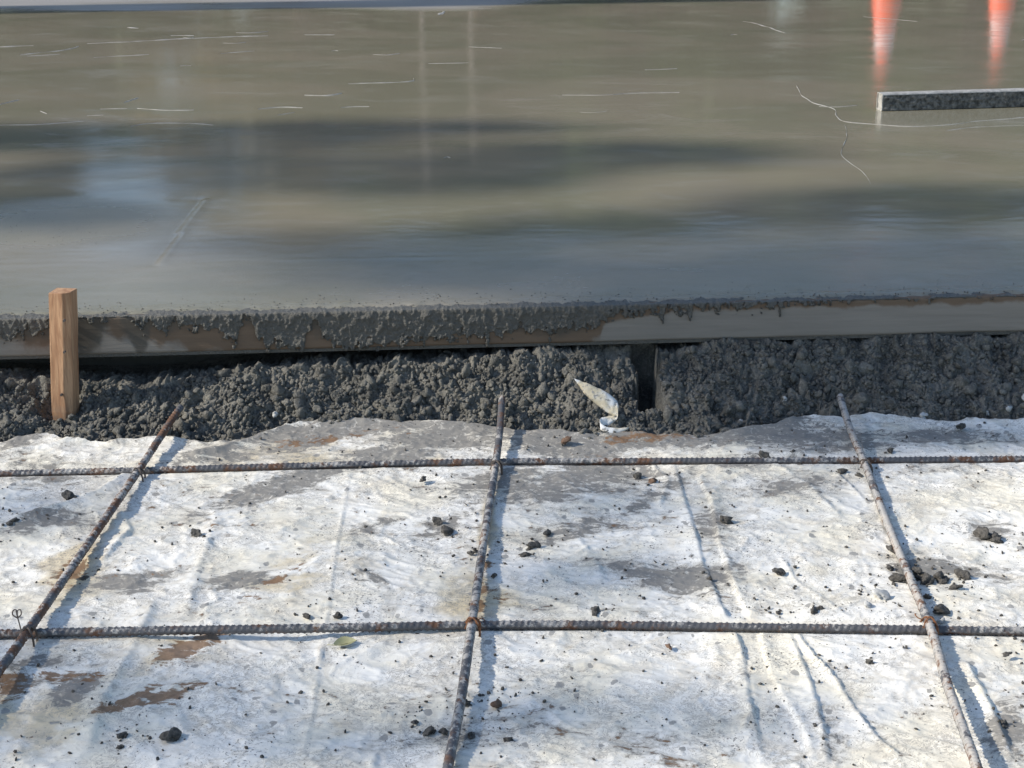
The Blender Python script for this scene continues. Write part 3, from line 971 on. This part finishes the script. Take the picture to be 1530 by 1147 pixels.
# ------------------------------------------------------------------ wooden stake
top = PY(94, 434, 3.035)
bot = PY(98.5, 628, 3.012)
ax = top - bot
LZ = np.linalg.norm(ax)
w2 = 0.0195
prof_s = [(-w2, -w2), (w2 * .35, -w2 * 1.04), (w2 * .98, -w2 * .55), (w2, w2), (-w2, w2)]
levels = [(-0.09, .12), (-0.02, .72), (0.022, 1.0), (.06, 1), (.10, 1), (.14, 1), (.18, 1), (LZ - .02, 1), (LZ, 1)]
V, faces = [], []
ang = R(-9)
for li, (t, sc) in enumerate(levels):
    for k, (a, b) in enumerate(prof_s):
        wan = 1.0
        j = 0.0008 * mnoise.noise(Vector((t * 30, k * 3.1, 0)))
        aa, bb = a * sc + j, b * sc + j
        if k == 1: aa += 0.006 * mnoise.noise(Vector((t * 22, 5, 0)))
        if k == 2: bb += 0.006 * mnoise.noise(Vector((t * 25, 9, 0)))
        x_ = aa * math.cos(ang) - bb * math.sin(ang)
        y_ = aa * math.sin(ang) + bb * math.cos(ang)
        dz = 0.0
        if li == len(levels) - 1: dz = 0.0015 * mnoise.noise(Vector((k * 2.2, 1, 4)))
        V.append(tuple(np.array([x_, y_, dz]) + (ax / LZ) * t))
n5 = 5
for li in range(len(levels) - 1):
    for k in range(n5):
        a, b = li * n5 + k, li * n5 + (k + 1) % n5
        faces.append((a, b, b + n5, a + n5))
faces.append(tuple(range((len(levels) - 1) * n5, len(levels) * n5)))
faces.append(tuple(range(n5))[::-1])
stake = obj('wooden_stake', mesh_poly('wooden_stake', V, faces, smooth=False), M_stake, label='short square brown wooden stake driven into the soil against the form board', cat='stake', loc=tuple(bot))
bv = stake.modifiers.new('bevel', 'BEVEL')
bv.width, bv.segments = 0.0012, 2
# nails in its face
for (u, v) in [(91.5, 590), (96, 526), (95.5, 479)]:
    p = PY(u, v, 3.012 - w2 * 1.0) - bot
    nv, nf, nc_ = tube_arrays([p + np.array([0, .004, 0]), p + np.array([0, -.0012, 0])], .0024, 10)
    obj('nail_head', mesh_poly('nail_head', nv, [tuple(map(int, f)) for f in nf] + [tuple(map(int, f[:3])) for f in nc_], False), M_wire_dark, parent=stake)

# ------------------------------------------------------------------ reinforcing bars
RB = 0.0056


def ribfn(seed):
    def f(s, phi):
        s_ = s + 0.0090 * ((phi % math.pi) / math.pi) + seed
        rib = np.clip(np.cos(2 * math.pi * s_ / 0.0088), 0, 1) ** 2 * 0.0017 * np.clip(np.abs(np.sin(phi)) * 1.7, 0, 1)
        lon = 0.0008 * (np.abs(np.cos(phi)) > .93)
        grime = 0.0006 * perlin(s * 60 + 0 * phi, phi * 1.2 + 0 * s, int(seed * 1e4) % 50)
        return np.maximum(rib, lon) + grime
    return f


BARTAG = [('rebar', 'dark ribbed steel bar running along beside the soil bank', M_bar_far),
          ('rebar', 'grey ribbed steel bar crossing all three others with a green leaf lying beside it', M_bar_dark),
          ('rebar', 'brown ribbed steel bar ending in the soil near the wooden stake', M_bar_brown),
          ('rebar', 'ribbed steel bar ending in the soil between the other two lengthwise bars', M_bar_mid),
          ('rebar', 'ribbed steel bar caked with pale cement dust over folded plastic', M_bar_dusty)]
BARP = []
for k, ((path, kd), (nm, lab, mt)) in enumerate(zip(BARS, BARTAG)):
    sp = smooth_path(path, 0.0021)
    BARP.append(sp)
    o = obj(nm, tube_mesh(nm, sp, RB, 16, ribfn(0.0013 * k)), mt, label=lab, cat='steel bar', group='steel bars of the reinforcing grid')


def bar_at(sp, u, v):
    p = P(u, v, .03)
    i = np.argmin(np.hypot(sp[:, 0] - p[0], sp[:, 1] - p[1]))
    return sp[i]


def wire(pts, r=0.0008):
    V, F, cap = tube_arrays(smooth_path(pts, .0015), r, 6)
    return V, [tuple(map(int, f)) for f in F] + [tuple(map(int, f[:3])) for f in cap]


def wires_mesh(name, lists, r=0.0008):
    V, Fc = [], []
    for pts in lists:
        v, f = wire(pts, r)
        off = len(V)
        V.extend(v)
        Fc.extend([tuple(i + off for i in q) for q in f])
    return mesh_poly(name, np.array(V), Fc)


def tie(u, v, upper, lower, label, mt, tail, r=.0008):
    c = bar_at(upper, u, v)
    cl = bar_at(lower, u, v)
    zt, zb = c[2] + .0070, cl[2] - .0068
    q = .0095
    sets = []
    for sgn in (1, -1):
        pts = [c + np.array([-q, -q * sgn, -.004]), np.array([c[0] - q * .45, c[1] - q * .45 * sgn, zt - .0004]), np.array([c[0], c[1], zt + .0006]), np.array([c[0] + q * .45, c[1] + q * .45 * sgn, zt - .0004]),
               c + np.array([q, q * sgn, -.004]), np.array([c[0] + q, c[1] + q * .9 * sgn, zb + .004]), np.array([c[0] + q * .5, c[1] + q * .8 * sgn, zb + .0006])]
        sets.append([p - c for p in pts])
        sets.append([p - c + np.array([.0016, -.0010, .0002]) for p in pts])
    o = obj('tie_wire', wires_mesh('tie_wire', sets, r), mt, label=label, cat='wire', group='wire ties at the bar crossings', loc=tuple(c))
    if tail:
        obj('twisted_end', wires_mesh('twisted_end', tail, r), mt, parent=o)
    return o


def loop_tail():
    st = np.array([-.008, .003, .0])
    out = [[st, st + np.array([-.003, .004, .010]), st + np.array([-.005, .006, .017])]]
    e = st + np.array([-.005, .006, .017])
    for dx in (-.0045, .0015):
        out.append([e, e + np.array([dx - .0025, .002, .004]), e + np.array([dx - .002, .004, .0095]), e + np.array([dx + .002, .004, .0105]), e + np.array([dx + .003, .002, .005]), e + np.array([0.001, 0, .001])])
    return out


tie(40, 944, BARP[2], BARP[1], 'dark wire tie with a double looped end sticking up from the crossing', M_wire_dark, loop_tail(), .00095)
tie(707, 930, BARP[3], BARP[1], 'rusty wire tie round the crossing with brown stains on the plastic', M_wire, [[np.array([.006, .004, .002]), np.array([.013, .010, .003]), np.array([.017, .018, -.004])]])
tie(1385, 925, BARP[4], BARP[1], 'bright rusty wire tie on the dusty bar beside a mud clod', M_wire, [[np.array([-.006, .004, .002]), np.array([-.013, .006, .004]), np.array([-.016, .013, .006]), np.array([-.013, .018, .004])]])
tie(741, 690, BARP[3], BARP[0], 'muddy wire tie at the crossing in the row of bars beside the soil', M_wire_dark, None)
tie(1290, 688, BARP[4], BARP[0], 'wire tie on the dusty bar where it passes over the bar beside the soil', M_wire_dark, None)
tie(209, 702, BARP[2], BARP[0], 'wire tie on the brown bar where it passes over the bar beside the soil', M_wire_dark, None)

# ------------------------------------------------------------------ aluminium screed bar on the slab
a0, a1 = P(1317, 166, ZT + .005), P(1530, 159.5, ZT + .005)
dirv = (a1 - a0) / np.linalg.norm(a1 - a0)
nrmv = np.array([-dirv[1], dirv[0], 0])
LB, HBx, WB = 1.15, .053, .044
scr = obj('screed_bar', None, label='long straight screed bar with pale top and dark splashed side lying on the wet slab', cat='screed bar', loc=tuple(a0))
rp = []
for cx, cz, q0 in ((.004, .004, 180), (WB - .004, .004, 270), (WB - .004, HBx - .004, 0), (.004, HBx - .004, 90)):
    for k in range(4):
        an = R(q0 + k * 30)
        rp.append((cx + .004 * math.cos(an), cz + .004 * math.sin(an)))
nrp = len(rp)
rin = [(.003 + (a / WB) * (WB - .006), .003 + (b / HBx) * (HBx - .006)) for a, b in rp]
V, faces = [], []
for (t, prf) in ((0, rp), (LB, rp), (0, rin), (.003, rin)):
    for a, b in prf:
        V.append(dirv * t + nrmv * a + np.array([0, 0, b]))
for k in range(nrp):
    k2 = (k + 1) % nrp
    faces.append((k, k2, nrp + k2, nrp + k)[::-1])
    faces.append((k, k2, 2 * nrp + k2, 2 * nrp + k))
    faces.append((2 * nrp + k, 2 * nrp + k2, 3 * nrp + k2, 3 * nrp + k))
faces.append(tuple(range(3 * nrp, 4 * nrp)))
faces.append(tuple(range(nrp, 2 * nrp)))
obj('tube', mesh_poly('tube', V, faces, False), M_alu, parent=scr)
# splash crust on its side
xa = np.arange(0.004, LB, .004)
za = np.linspace(.001, HBx - .004, 26)
XA, ZA = np.meshgrid(xa, za)
th = 0.0010 + .0030 * np.clip(fbm(XA * 45, ZA * 90, 4, 401), -.2, 1)
th = np.maximum(th, .0008) + .0004
th = th - .0006
VA = XA[..., None] * dirv + (-th)[..., None] * nrmv + ZA[..., None] * np.array([0, 0, 1.0])
obj('splash_crust', mesh_np('splash_crust', VA, grid_faces(len(za), len(xa))), M_mudface, parent=scr)

# ------------------------------------------------------------------ torn plastic strip on the soil
pairs = [((858, 565, 3.000), (859, 568, 3.000)), ((868, 569, 2.996), (866, 578, 2.994)), ((880, 573, 2.992), (874, 589, 2.986)), ((892, 579, 2.988), (885, 599, 2.980)), ((905, 585, 2.984), (898, 609, 2.974)),
         ((917, 594, 2.982), (907, 616, 2.968)), ((923, 601, 2.978), (915, 620, 2.964)), ((924, 608, 2.972), (921, 622, 2.962)), ((923, 618, 2.968), (922, 626, 2.958)),
         ((918, 620, 2.966), (915, 632, 2.958)), ((907, 622, 2.963), (910, 637, 2.955)), ((899, 624, 2.958), (901, 638, 2.950)), ((896, 628, 2.950), (897, 644, 2.938)), ((899, 633, 2.942), (901, 650, 2.930)),
         ((909, 638, 2.937), (912, 651, 2.928)), ((924, 639, 2.938), (922, 649, 2.932)), ((940, 638, 2.944), (936, 643, 2.940))]
pt = np.array([[PY(*a), PY(*b)] for a, b in pairs])
e0, e1 = smooth_path(pt[:, 0], .004), None
tpar = np.linspace(0, 1, 70)


def resample(c):
    s = np.arange(len(c)) / (len(c) - 1)
    sm = smooth_path(c, .0015)
    q = np.linspace(0, len(sm) - 1, 70)
    return np.stack([np.interp(q, np.arange(len(sm)), sm[:, i]) for i in range(3)], -1)


# same parameter for both edges: interpolate each by the pair index
def by_index(c):
    q = np.linspace(0, len(c) - 1, 70)
    i = np.clip(q.astype(int), 0, len(c) - 2)
    f = (q - i)[:, None]
    f = f
    cm = np.vstack([2 * c[0] - c[1], c, 2 * c[-1] - c[-2]])
    p0, p1, p2, p3 = cm[i], cm[i + 1], cm[i + 2], cm[i + 3]
    return 0.5 * (2 * p1 + (p2 - p0) * f + (2 * p0 - 5 * p1 + 4 * p2 - p3) * f ** 2 + (-p0 + 3 * p1 - 3 * p2 + p3) * f ** 3)


ea, eb = by_index(pt[:, 0]), by_index(pt[:, 1])
rows = [ea * (1 - k) + eb * k + np.array([0, -.0025 * math.sin(k * math.pi), 0]) + np.stack([0 * ea[:, 0], .0012 * perlin(np.arange(70) * .3, np.full(70, k * 3.0), 9), .0012 * perlin(np.arange(70) * .45, np.full(70, k * 2.0 + 7), 10)], -1) for k in np.linspace(0, 1, 7)]
SV = np.stack(rows, 1)
so = SV[-1, -1].copy()
strip = obj('torn_plastic_strip', mesh_np('torn_plastic_strip', SV - so, grid_faces(70, 7)), M_strip, label='torn strip of white plastic curled up against the soil bank', cat='plastic strip', loc=tuple(so))
sm_ = strip.modifiers.new('thickness', 'SOLIDIFY')
sm_.thickness = 0.0006

# ------------------------------------------------------------------ things lying on the sheet
# green leaf
lc = P(516, 974, 0)
lz = float(sheet_h([lc[0]], [lc[1]])[0])
LV = []
for i in range(15):
    t = i / 14
    hw = .0110 * math.sin(t * math.pi) ** .8 * (1 - .25 * t)
    for k in range(5):
        q = k / 4 * 2 - 1
        LV.append((-.016 + .032 * t, q * hw, .0015 + .006 * abs(q) ** 1.5 * math.sin(t * math.pi) + .004 * (t - .5) ** 2 * 4))
leaf = obj('fallen_leaf', mesh_np('fallen_leaf', LV, grid_faces(15, 5)), M_leafgreen, label='small curled green leaf lying on the white plastic', cat='leaf', loc=(lc[0], lc[1], lz + .001))
leaf.rotation_euler = (R(12), R(-4), R(14))
obj('midrib', tube_mesh('midrib', [(-.024, 0, .006), (-.012, 0, .0025), (.008, 0, .0022), (.017, 0, .005)], .0006, 6), M_leafgreen, parent=leaf)

# clods of mud on the sheet
CL = [(797, 818, 10, 0), (783, 832, 8, 0), (818, 798, 6, 0), (669, 796, 11, 0), (652, 780, 8, 0), (632, 717, 6, 0), (704, 828, 6, 0), (710, 824, 5, 0), (738, 861, 5, 0), (890, 917, 10, 0), (742, 1055, 9, 1), (696, 1053, 8, 0),
      (643, 1096, 11, 0), (664, 1096, 9, 0), (620, 1081, 6, 0), (704, 1101, 7, 0), (757, 1108, 7, 0), (183, 1101, 8, 0), (258, 1103, 13, 0), (181, 1118, 6, 0), (292, 799, 9, 0), (127, 866, 7, 0), (103, 745, 12, 0), (505, 922, 7, 0),
      (1082, 779, 9, 0), (1332, 823, 7, 0), (1318, 894, 11, 2), (1297, 905, 7, 2), (1403, 916, 13, 0), (1372, 862, 14, 0), (1342, 867, 13, 0), (1405, 868, 13, 0), (1385, 872, 12, 0), (1428, 880, 8, 0), (1440, 863, 10, 0), (1330, 851, 6, 0),
      (1215, 915, 7, 0), (1225, 910, 6, 0), (1258, 706, 8, 0), (1330, 675, 6, 0), (1297, 990, 6, 0), (1505, 979, 6, 0), (1470, 803, 13, 0), (1486, 808, 10, 0), (1492, 811, 6, 0), (1350, 868, 9, 0), (1419, 1056, 6, 2), (952, 714, 8, 0),
      (975, 720, 7, 1), (1000, 968, 5, 1), (1165, 858, 8, 0), (845, 660, 8, 1), (1140, 683, 9, 0), (1185, 676, 5, 0), (1163, 917, 5, 0), (1385, 893, 6, 0), (460, 922, 6, 0), (20, 783, 9, 0), (1434, 640, 7, 0), (905, 915, 4, 0), (1406, 931, 8, 2),
      (540, 700, 5, 0), (1500, 1085, 9, 0), (1060, 866, 5, 0), (1285, 712, 5, 0)]
MUDM = []
for k in range(8):
    V, F = lump(ICO3, 500 + k, .75)
    MUDM.append((V, F))
mcache = {}
SPECIAL = {(797, 818): 'round dark mud lump with a flat one beside it, right of the middle bar', (783, 832): 'flat sliver of mud beside the round dark lump', (890, 917): 'round dark mud lump standing just behind the grey cross bar',
           (742, 1055): 'reddish brown mud lump lying in the open beside the middle bar', (696, 1053): 'dark mud lump wedged against the side of the middle bar', (1403, 916): 'large mud lump in the angle behind the dusty bar crossing',
           (258, 1103): 'large dark mud lump beside the soft ridge in the plastic', (183, 1101): 'dark mud lump on the soft ridge in the plastic', (1082, 779): 'dark mud lump right beside the long folds in the plastic',
           (1318, 894): 'large pale mortar chip between the folds and the dusty bar', (1297, 905): 'small pale mortar chip between the folds and the dusty bar', (1419, 1056): 'pale chip touching the left side of the dusty bar',
           (1406, 931): 'pale chip tucked under the large lump at the dusty bar crossing', (103, 745): 'large dark mud lump on the slack fold left of the brown bar', (845, 660): 'brown mud lump at the back edge of the plastic',
           (975, 720): 'brown mud lump beside the head of the long folds', (1000, 968): 'tiny brown mud lump in front of the grey cross bar', (643, 1096): 'largest mud lump of the row ending at the middle bar', (1258, 706): 'dark mud lump at the head of the short crease'}


def clod_label(u, v, r, kd):
    if (u, v) in SPECIAL:
        return SPECIAL[(u, v)]
    ub, uc = 741 - (v - 690) * .145, 1291 + (v - 690) * .395
    ua = 208 - (v - 701) * .69
    if v < 690: row = 'near the soil'
    elif v < 938: row = 'between the two cross bars'
    else: row = 'in front of the grey cross bar'
    if abs(u - uc) < 62: colm = 'close to the dusty bar'
    elif abs(u - ub) < 50: colm = 'close to the middle bar'
    elif u < ua: colm = 'left of the brown bar'
    elif u < ub: colm = 'between brown and middle bar'
    elif u < uc: colm = 'between middle and dusty bar'
    else: colm = 'right of the dusty bar'
    return ('large' if r >= 10 else 'medium' if r >= 7 else 'small') + ' dark mud lump ' + colm + ', ' + row


for k, (u, v, rpx, kd) in enumerate(CL):
    p = P(u, v, 0)
    z = float(sheet_h([p[0]], [p[1]])[0])
    p = P(u, v, z)
    s = rpx * np.linalg.norm(ray(u, v)) * (CAMZ / -ray(u, v)[2]) / FPX / np.linalg.norm(ray(u, v)) * 1.02
    s = rpx * (p[1] * CP + (CAMZ - z) * SP) / FPX
    key = (k % 8, kd)
    if key not in mcache:
        me = mesh_np('mud_clod', *MUDM[k % 8])
        me.materials.append((M_clod, M_clod_brown, M_stone)[kd])
        mcache[key] = me
    lab = clod_label(u, v, rpx, kd)
    o = obj('mud_clod', mcache[key], None, label=lab, cat='clod' if kd < 2 else 'stone', group='mud lumps and chips on the plastic')
    o.location = (p[0], p[1], z + s * .36)
    o.rotation_euler = (rr.uniform(-.3, .3), rr.uniform(-.3, .3), rr.uniform(0, 6.28))
    o.scale = (s, s, s * .85)
# pale stones at the foot of the bank
for (u, v, rpx) in [(1384, 622, 7), (1408, 596, 4), (1503, 612, 6), (1522, 597, 7), (1202, 633, 8), (412, 620, 5), (1478, 618, 4), (1166, 597, 5), (1110, 630, 4), (1262, 640, 5)]:
    q = P(u, v, .02)
    i = np.argmin(np.abs(xb - q[0]))
    # first bank point on the sight line
    dcol = bank_V[:, i, :]
    vv = 573.5 - FPX * ((dcol[:, 1] * SP + (dcol[:, 2] - CAMZ) * CP) / (dcol[:, 1] * CP - (dcol[:, 2] - CAMZ) * SP))
    p = dcol[np.argmin(np.abs(vv - v))]
    s = rpx * 3.1 / FPX
    if ('st', 0) not in mcache:
        me = mesh_np('pebble', *MUDM[3])
        me.materials.append(M_stone)
        mcache[('st', 0)] = me
    o = obj('pebble', mcache[('st', 0)], None, label='small pale stone in the soil bank', cat='stone', group='pale stones in the soil')
    o.location = (p[0], p[1] - s * .4, p[2] + s * .4)
    o.rotation_euler = (rr.uniform(0, 6), rr.uniform(0, 6), rr.uniform(0, 6))
    o.scale = (s, s, s)
# fine crumbs on the sheet
parts, cx, cy = [], [], []
while len(cx) < 1500:
    u, v = rr.uniform(-40, 1570), 640 + 520 * rr.random() ** 1.3
    if rr.random() < .45:
        b = rr.choice(CL)
        u, v = b[0] + rr.gauss(0, 30), b[1] + rr.gauss(0, 14)
    p = P(u, v, 0)
    if p[1] < float(yedge(p[0])) - .01:
        cx.append(p[0])
        cy.append(p[1])
cz = sheet_h(np.array(cx), np.array(cy))
for x, y, z in zip(cx, cy, cz):
    s = rr.choice([.0010, .0013, .0013, .0018, .0024, .0034])
    V, F = small[rr.randrange(8)]
    parts.append(((V * s * np.array([1, 1, .7])) @ rotm(rr).T + np.array([x, y, z + s * .35]), F))
V, F = join_arrays(parts)
obj('mud_crumbs', mesh_np('mud_crumbs', V, F), M_clod, label='fine mud crumbs scattered over the white plastic', cat='crumbs', kind='stuff')


# ------------------------------------------------------------------ surroundings outside the frame: trees that shade and are mirrored in the slab
def leaf_cloud(centers, nper, size, seed, radii):
    r = np.random.default_rng(seed)
    C = np.repeat(np.array(centers), nper, axis=0)
    Rr = np.repeat(np.array(radii), nper, axis=0)
    d = r.normal(size=C.shape)
    d /= np.linalg.norm(d, axis=1)[:, None]
    pos = C + d * Rr * (r.random((len(C), 1)) ** .45)
    return leaf_quads(pos, size, r)


def leaf_quads(pos, size, r):
    n = len(pos)
    a = r.normal(size=(n, 3))
    a /= np.linalg.norm(a, axis=1)[:, None]
    b = np.cross(a, r.normal(size=(n, 3)))
    b /= np.linalg.norm(b, axis=1)[:, None]
    sz = size * (0.6 + 0.8 * r.random((n, 1)))
    V = np.stack([pos - a * sz, pos - b * sz * .5, pos + a * sz, pos + b * sz * .5], 1).reshape(-1, 3)
    return V, np.arange(n * 4).reshape(-1, 4)


def tree_meshes(h, cr, seed, mat, nl=26, nper=230, leaf=.13, low=.28):
    r = random.Random(seed)
    tr = []
    trunk = [(0.25 * math.sin(k * .9 + seed) * k / 8, 0.2 * math.sin(k * 1.3) * k / 8, h * .92 * k / 8) for k in range(9)]
    rad = [h * .022 * (1 - .8 * k / 8) * (1.5 if k == 0 else 1) for k in range(9)]
    V, F, c = tube_arrays(trunk, rad, 9)
    tr.append((V, F))
    cen, rads = [], []
    for k in range(nl):
        t = low + (0.98 - low) * (k + .5) / nl
        an = k * 2.4 + r.uniform(-.4, .4)
        rr_ = cr * math.sin(min(1, (t - low) / (1 - low) * .9 + .22) * math.pi) ** .7 * r.uniform(.45, 1.0)
        e = np.array([rr_ * math.cos(an), rr_ * math.sin(an), h * t + r.uniform(-.1, .3)])
        b = np.array([0, 0, max(h * (t - .16), h * .15)])
        V, F, c = tube_arrays([b, (b + e) / 2 + np.array([0, 0, .12 * rr_]), e], [h * .008, h * .005, h * .002], 6)
        tr.append((V, F))
        cen.append(e)
        rads.append([cr * r.uniform(.20, .36)] * 3)
    tm = mesh_np('trunk', *join_arrays(tr))
    tm.materials.append(M_bark)
    cm = mesh_np('crown', *leaf_cloud(cen, nper, leaf, seed, rads), smooth=False)
    cm.materials.append(mat)
    return tm, cm


KINDS = [tree_meshes(5.6, 2.0, 3, M_leafA), tree_meshes(6.6, 2.3, 8, M_leafB, low=.34), tree_meshes(4.6, 1.9, 12, M_leafA, low=.2), tree_meshes(7.2, 1.7, 15, M_leafA, low=.4)]
TREES = [(-9.9, 19.4, 3, .62), (-7.6, 19, 0, .78), (-6.2, 20.2, 2, .92), (-2.2, 18.4, 1, .70), (-.4, 20.6, 2, .98), (1.4, 19.0, 0, .78), (3.3, 19.6, 2, .95), (5.0, 19.1, 0, .76), (6.9, 19.8, 1, .68), (8.8, 19.3, 0, .78), (10.8, 20, 2, 1.0),
         (-9.0, 24.5, 1, .85), (-7.0, 25.2, 0, .9), (-5.5, 23.6, 2, .70), (-3.9, 23.9, 2, .68), (-1.4, 24.4, 0, .9), (1.0, 24.0, 2, 1.1), (3.4, 24.8, 1, .80), (5.8, 24.1, 0, .9), (8.2, 24.6, 2, 1.1), (10.6, 24.2, 0, .9)]
for (x, y, kd, sc) in TREES:
    tm, cm = KINDS[kd]
    root = obj('broadleaf_tree', None, label=('round green broadleaf tree beyond the slab', 'olive brown broadleaf tree beyond the slab', 'low bushy green tree beyond the slab', 'tall slim green tree beyond the slab')[kd],
               cat='tree', group='trees beyond the slab', loc=(x, y, -.07))
    root.rotation_euler = (0, 0, rr.uniform(0, 6.28))
    root.scale = (sc * 1.08, sc * 1.08, sc * 1.06)
    obj('trunk', tm, None, parent=root)
    obj('crown', cm, None, parent=root)

# the large tree to the west: its leafy boughs throw the dappled shade over the slab, the soil and the sheet
SHADE = [  # photo centre, half sizes in photo pixels, height of the shaded surface, density, distance of the bough
    (230, 208, 430, 24, ZT, .9, 24), (600, 192, 300, 12, ZT, .9, 24), (430, 262, 460, 32, ZT, .85, 24), (930, 232, 330, 20, ZT, .85, 24), (80, 318, 260, 34, ZT, .75, 24),
    (620, 368, 400, 30, ZT, .8, 24), (880, 418, 460, 30, ZT, 1.0, 22), (1380, 312, 330, 36, ZT, .9, 24), (1000, 340, 260, 24, ZT, .7, 24), (1380, 400, 480, 50, ZT, 1.0, 22),
    (1300, 470, 420, 24, .15, .95, 22), (1270, 560, 340, 52, .07, 1.0, 20), (1450, 590, 200, 52, .06, 1.0, 20), (1030, 560, 80, 40, .06, .7, 20),
    (480, 1115, 420, 34, 0, .75, 17), (850, 1085, 160, 50, 0, .7, 17), (90, 770, 130, 36, 0, .45, 17), (60, 985, 130, 30, 0, .4, 17), (900, 760, 120, 40, 0, .4, 17), (860, 870, 100, 34, 0, .4, 17), (1260, 665, 220, 22, 0, .5, 18),
    (1150, 1090, 120, 40, 0, .35, 17), (1460, 660, 140, 16, 0, .5, 18), (250, 1040, 160, 24, 0, .35, 17)]
LV3 = np.array(LDIR)
pos, tips = [], []
r3 = np.random.default_rng(11)
for u, v, ru, rv, z, dens, dist in SHADE:
    c = P(u, v, z)
    ex = P(u + ru, v, z) - c
    ey = (P(u, v - rv, z) - P(u, v + rv, z)) / 2
    area = math.pi * np.linalg.norm(ex) * math.sin(SUN_EL) * np.linalg.norm(ey)
    dens *= .8 if z == 0 else 1.7
    n = int(area * dens * 1.5 / (0.5 * 0.05 * 0.05) / 1.4) + 20
    an, rad = r3.random(n) * 2 * math.pi, np.sqrt(r3.random(n)) * (0.75 + .45 * r3.random(n))
    g = c + np.cos(an)[:, None] * rad[:, None] * ex + np.sin(an)[:, None] * rad[:, None] * ey
    dd_ = dist + r3.normal(size=(n, 1)) * .7
    pos.append(g - LV3 * dd_)
    tips.append(c - LV3 * dist)
pos = np.vstack(pos)
sh = obj('shade_tree', None, label='large spreading tree beside the slab with thin leafy boughs', cat='tree', loc=(-19.5, -5.0, -.07))
so_ = np.array([-19.5, -5.0, -.07])
tr = []
tk = [np.array([.25 * math.sin(k), .2 * math.cos(k * 1.7), 14.0 * k / 10]) for k in range(11)]
V, F, c = tube_arrays(tk, [.42 * (1 - .075 * k) for k in range(11)], 12)
tr.append((V, F))
for tp in tips:
    e = tp - so_
    b = np.array([0, 0, min(13.2, e[2] * .72)])
    md = b * .5 + e * .5 + np.array([0, -.6, .5])
    lp = smooth_path([b, md, e], .6)
    V, F, c = tube_arrays(lp, .006 + .07 * np.clip(1 - np.linspace(0, 1, len(lp)) / .55, 0, 1) ** 1.2, 6)
    tr.append((V, F))
tmesh = mesh_np('trunk', *join_arrays(tr))
obj('trunk', tmesh, M_bark, parent=sh)
Vc, Fc = leaf_quads(pos - so_, .05, r3)
obj('crown', mesh_np('crown', Vc, Fc, smooth=False), M_leafA, parent=sh)

# a timber post to the west whose shadow crosses the far slab
pc = P(300, 11, ZT)
pdist = 8.5
pz = pc - LV3 * pdist
post = obj('timber_pole', tube_mesh('timber_pole', [(0, 0, 0), (0, 0, 1.5), (0, 0, pz[2] + 2.2)], [.19, .18, .16], 16), M_pole, label='grey timber pole standing beyond the slab edge', cat='pole', loc=(pz[0], pz[1], -.07))


# unseen cones added in place of truck tail lights, mirrored in the slab
def cone(x, y, h, label):
    root = obj('stand_in_cone', None, label=label, cat='stand-in cone', group='stand-in cones beyond the slab', loc=(x, y, ZT - .002))
    b = .17
    bme_ = mesh_poly('base', [(sx * b, sy * b, z) for z in (0, .03) for sx, sy in ((-1, -1), (1, -1), (1, 1), (-1, 1))], [(0, 3, 2, 1), (4, 5, 6, 7), (0, 1, 5, 4), (1, 2, 6, 5), (2, 3, 7, 6), (3, 0, 4, 7)], False)
    obj('base', bme_, M_black, parent=root)
    obj('body', tube_mesh('body', [(0, 0, .03), (0, 0, .05), (0, 0, h)], [.125, .115, .03], 24), M_orange, parent=root)
    for z0, z1 in ((h * .62, h * .78),):
        f = lambda z: .115 + (.03 - .115) * (z - .05) / (h - .05) + .002
        obj('white_band', tube_mesh('white_band', [(0, 0, z0), (0, 0, z1)], [f(z0), f(z1)], 24), M_white, parent=root)


q = ray(1325, 0)
cone(q[0] / q[1] * 10.9, 10.9, .68, 'orange cone standing in for a truck tail light, mirrored as the broad red streak')
q = ray(1498, 0)
cone(q[0] / q[1] * 11.2, 11.2, .64, 'orange cone standing in for a truck tail light, mirrored as the narrow red streak')


# pale marker posts beyond the slab, mirrored as upright streaks
for u, y, h, lab in [(630, 12.6, 1.75, 'tall pale marker post beyond the slab'), (703, 12.9, 1.55, 'shorter pale marker post beyond the slab')]:
    q = ray(u, 0)
    obj('marker_post', tube_mesh('marker_post', [(0, 0, 0), (0, 0, h * .5), (.02, 0, h)], [.016, .015, .014], 6), M_pole, label=lab, cat='post', group='marker posts beyond the slab', loc=(q[0] / q[1] * y, y, ZT - .002))
